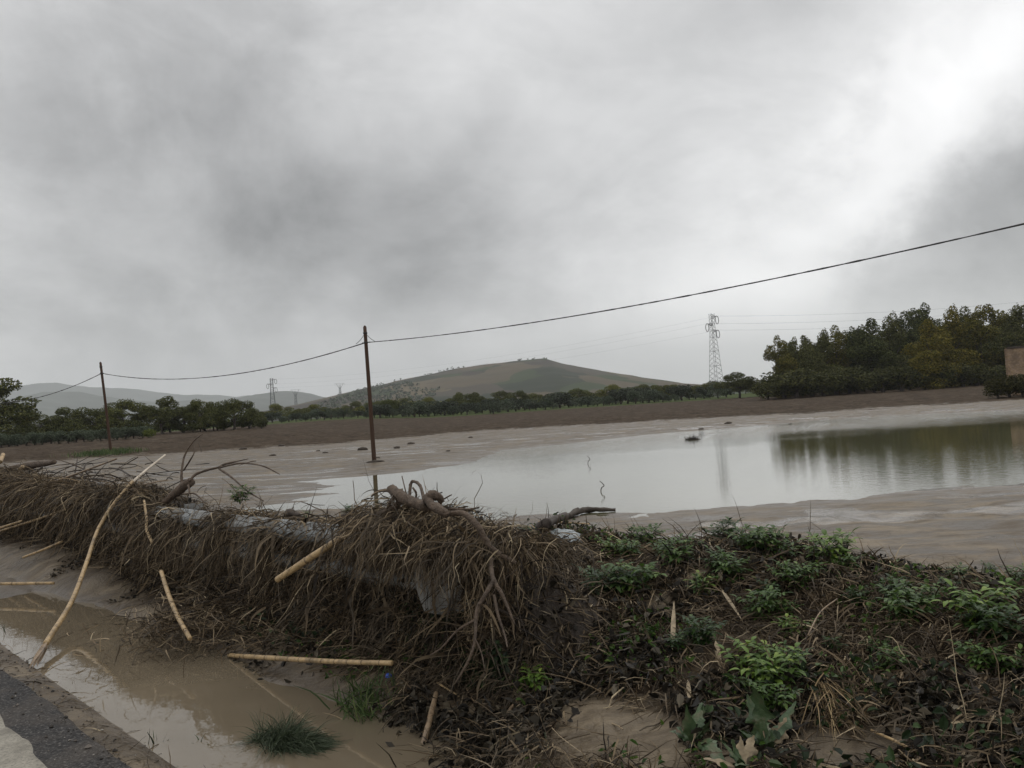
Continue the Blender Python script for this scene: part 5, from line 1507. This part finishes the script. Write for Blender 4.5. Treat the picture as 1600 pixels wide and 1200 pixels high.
stick('reed_cane', [hit(850, 842) + [0, 0, .05], hit(875, 846) + [0, 0, .06], hit(905, 851) + [0, 0, .05]], [.010, .010, .009], M['brown_stick'], 'reddish brown cane lying above the plastic bag', 'cane', .2)
H_ = lambda px, py, h=.015: hit(px, py) + np.array([0, 0, h])
stick('stick', [H_(660, 1182, .03), H_(672, 1145, .05), H_(683, 1104, .06)], [.013, .014, .011], M['brown_stick'], 'pale stripped stick standing at the bottom left of the bank', 'stick', None, 8, 6, .05)
stick('stick', [H_(780, 1138, .02), H_(815, 1100, .03), H_(850, 1072, .04), H_(888, 1055, .04)], [.008, .008, .007, .005], M['brown_stick'], 'long slanting stick with dark leaves across the bare silt', 'stick', None, 8, 6, .04)
stick('stick', [H_(848, 1110, .0), H_(850, 1140, .01), H_(858, 1180, .02)], [.004, .004, .003], M['reedgrass'], 'thin greenish stalk on the bare silt', 'stick', None, 6, 5)
stick('stick', [H_(1362, 1148), H_(1400, 1165), H_(1435, 1184)], [.005, .005, .004], M['cane'], 'thin yellow straw stalk at the lower right', 'stick', .12)
stick('stick', [H_(880, 1002, .08), H_(905, 998, .07), H_(930, 985, .08), H_(945, 950, .12)], [.006, .006, .005, .003], M['brown_stick'], 'bent tan twig in the middle of the bank', 'stick', None, 6, 5)
stick('stick', [H_(1265, 1030, .10), H_(1285, 1000, .12), H_(1312, 985, .14)], [.004, .004, .003], M['brown_stick'], 'thin bent stalk in the dark hollow of the bank', 'stick', None, 6, 5)
stick('stick', [H_(750, 878, .2), H_(765, 930, .12), H_(768, 940, .05)], [.004, .004, .003], M['dark_wood'], 'thin dark twig below the branch fork', 'stick', None, 6, 5)
stick('stick', [H_(690, 1062, .02), H_(712, 1073, .02)], [.005, .004], M['cane'], 'short straw piece on the silt left of the bare patch', 'stick')
stick('stick', [H_(683, 1073, .02), H_(718, 1095, .02)], [.005, .004], M['cane'], 'short straw piece on the silt near the bottom left', 'stick')
stick('stick', [H_(728, 1077, .01), H_(742, 1100, .01), H_(768, 1104, .01)], [.004, .004, .003], M['brown_stick'], 'thin bent twig lying on the bare silt', 'stick', None, 6, 5)
stick('stick', [Z(555, 1056, -.02), Z(600, 1042, .0), Z(622, 1032, .03)], [.006, .006, .005], M['cane'], 'thin straw stalk below the jointed cane', 'stick')
stick('stick', [Z(480, 1090, -.10), Z(486, 1065, -.04), Z(490, 1050, .0)], [.005, .005, .003], M['dark_wood'], 'short dark twig stuck in the ditch margin', 'stick')
stick('stick', [Z(256, 1012, -.09), Z(272, 1000, -.02), Z(292, 985, .05)], [.005, .005, .003], M['dark_wood'], 'dark twig dipping into the ditch water', 'stick')
# broad dry reed leaves
def dry_leaf(a, b, w, label, nn=(0, -.8, .5), sag=.05):
    mb = MB(); a = np.array(a); b = np.array(b)
    leaf(mb, a * 0, b - a, nn, np.linalg.norm(b - a), w, sag, .35, 8, 0, 0, .5)
    o = mb.build('reed_leaf', M['dry_leaf']); o.location = a
    return tag(o, label, 'leaf')
dry_leaf(H_(1052, 1034, .05), H_(1055, 965, .10), .022, 'broad pale dry reed leaf standing on the bank')
dry_leaf(H_(1130, 952, .09), H_(1162, 985, .05), .018, 'yellow curved dry blade left of the leafy clump')
dry_leaf(H_(1078, 1110, .04), H_(1076, 1080, .06), .018, 'tan dry leaf above the jagged thistle')
dry_leaf(H_(1120, 1030, .08), H_(1128, 1062, .03), .025, 'grey curled dry leaf left of the bright leafy plant')
# sheaf of straw at the lower right
n = 70
a = hit(1288, 1090); b = hit(1345, 1160)
P = a + rng.normal(0, .02, (n, 3)) + [0, 0, .05]
V, F = strands(P, (b - a) + rng.normal(0, .12, (n, 3)), rng.uniform(.15, .42, n), rng.uniform(.001, .0026, n), 6, .08, .06, gfloor)
M['gold'] = island('gold_straw', [(0, (.10, .07, .035)), (.6, (.26, .18, .09)), (1, (.45, .34, .18))], .7)
tag(mesh_np('straw_sheaf', V - a, F, M['gold'], None), 'loose sheaf of golden straw on the lower right bank', 'straw').location = a

# plastic bag: crumpled sheet
q = hit(885, 862); n = 26
a, b = np.meshgrid(np.linspace(-1, 1, n), np.linspace(-1, 1, n), indexing='ij')
edge = np.clip(1 - np.sqrt(a ** 2 + b ** 2) * .85, 0, 1) ** .5
hgt = .032 * edge * (1.0 + .9 * fbm(a * 2.2, b * 2.2, 4, 271, .6)) + .012
Vb = np.stack([a * .085 * (1 + .2 * fbm(b * 2, a, 3, 272)), b * .085 * (1 + .2 * fbm(a * 2, b, 3, 273)), hgt], -1)
i, j = np.meshgrid(np.arange(n - 1), np.arange(n - 1), indexing='ij')
Fb = np.stack([i * n + j, (i + 1) * n + j, (i + 1) * n + j + 1, i * n + j + 1], -1).reshape(-1, 4)
o = mesh_np('plastic_bag', Vb, Fb, M['bag']); o.location = q + [0, 0, .09]; o.rotation_euler = (.35, .1, .3)
md = o.modifiers.new('thick', 'SOLIDIFY'); md.thickness = .003
tag(o, 'crumpled pale bluish plastic bag lying among the leaves', 'plastic bag')
q = hit(607, 1058); mb = MB()
tube(mb, [(0, 0, 0), (0, 0, .012)], [.016, .015], 16, 1, smooth=False); tube(mb, [(0, 0, .012), (0, 0, .016)], [.015, .012], 16, 1, smooth=False)
o = mb.build('bottle_cap', M['cap']); o.location = q; o.rotation_euler = (.3, .2, 0)
tag(o, 'small blue bottle cap on the mud below the jointed cane', 'bottle cap')

# floating debris and twigs in the pond
q = atz(1082, 687, POND_Z)
P = rng.normal(0, 1, (240, 3)) * [.15, .13, .03]
V, F = strands(P, rng.normal(0, .8, (240, 3)) + [0, 0, .5], rng.uniform(.1, .4, 240), .008, 5, .05, .2, lambda p: np.full(len(p), .0), 3)
o = mesh_np('brush_clump', V, F, M['dark_stems']); o.location = q
tag(o, 'small clump of brushwood standing in the far pond', 'brushwood')
for px, py, h, lb in ((938, 768, .26, 'bent twig sticking out of the middle of the pond'), (918, 725, .3, 'small bent twig farther out in the pond')):
    q = atz(px, py, POND_Z)
    stick('twig', [q - [0, 0, .1], q + [.03, 0, h * .3], q + [.1, 0, h * .55], q + [.0, 0, h]], [.014, .013, .012, .008], M['dark_wood'], lb, 'twig', None, 6, 4)

# ------------------------------------------------------------------ the air
hb = MB(); box(hb, (-300, 4200, 248), (18400, 9900, 503))
hm = bpy.data.materials.new('haze'); hm.use_nodes = True
ht = hm.node_tree; ht.nodes.clear()
pv = ht.nodes.new('ShaderNodeVolumePrincipled'); pv.inputs['Color'].default_value = (.93, .95, .98, 1); pv.inputs['Density'].default_value = .00014
pv.inputs['Anisotropy'].default_value = .0
ot = ht.nodes.new('ShaderNodeOutputMaterial'); ht.links.new(pv.outputs[0], ot.inputs['Volume'])
o = hb.build('haze', hm, None, False); tag(o, 'pale damp haze filling the valley', 'haze', kind='stuff')
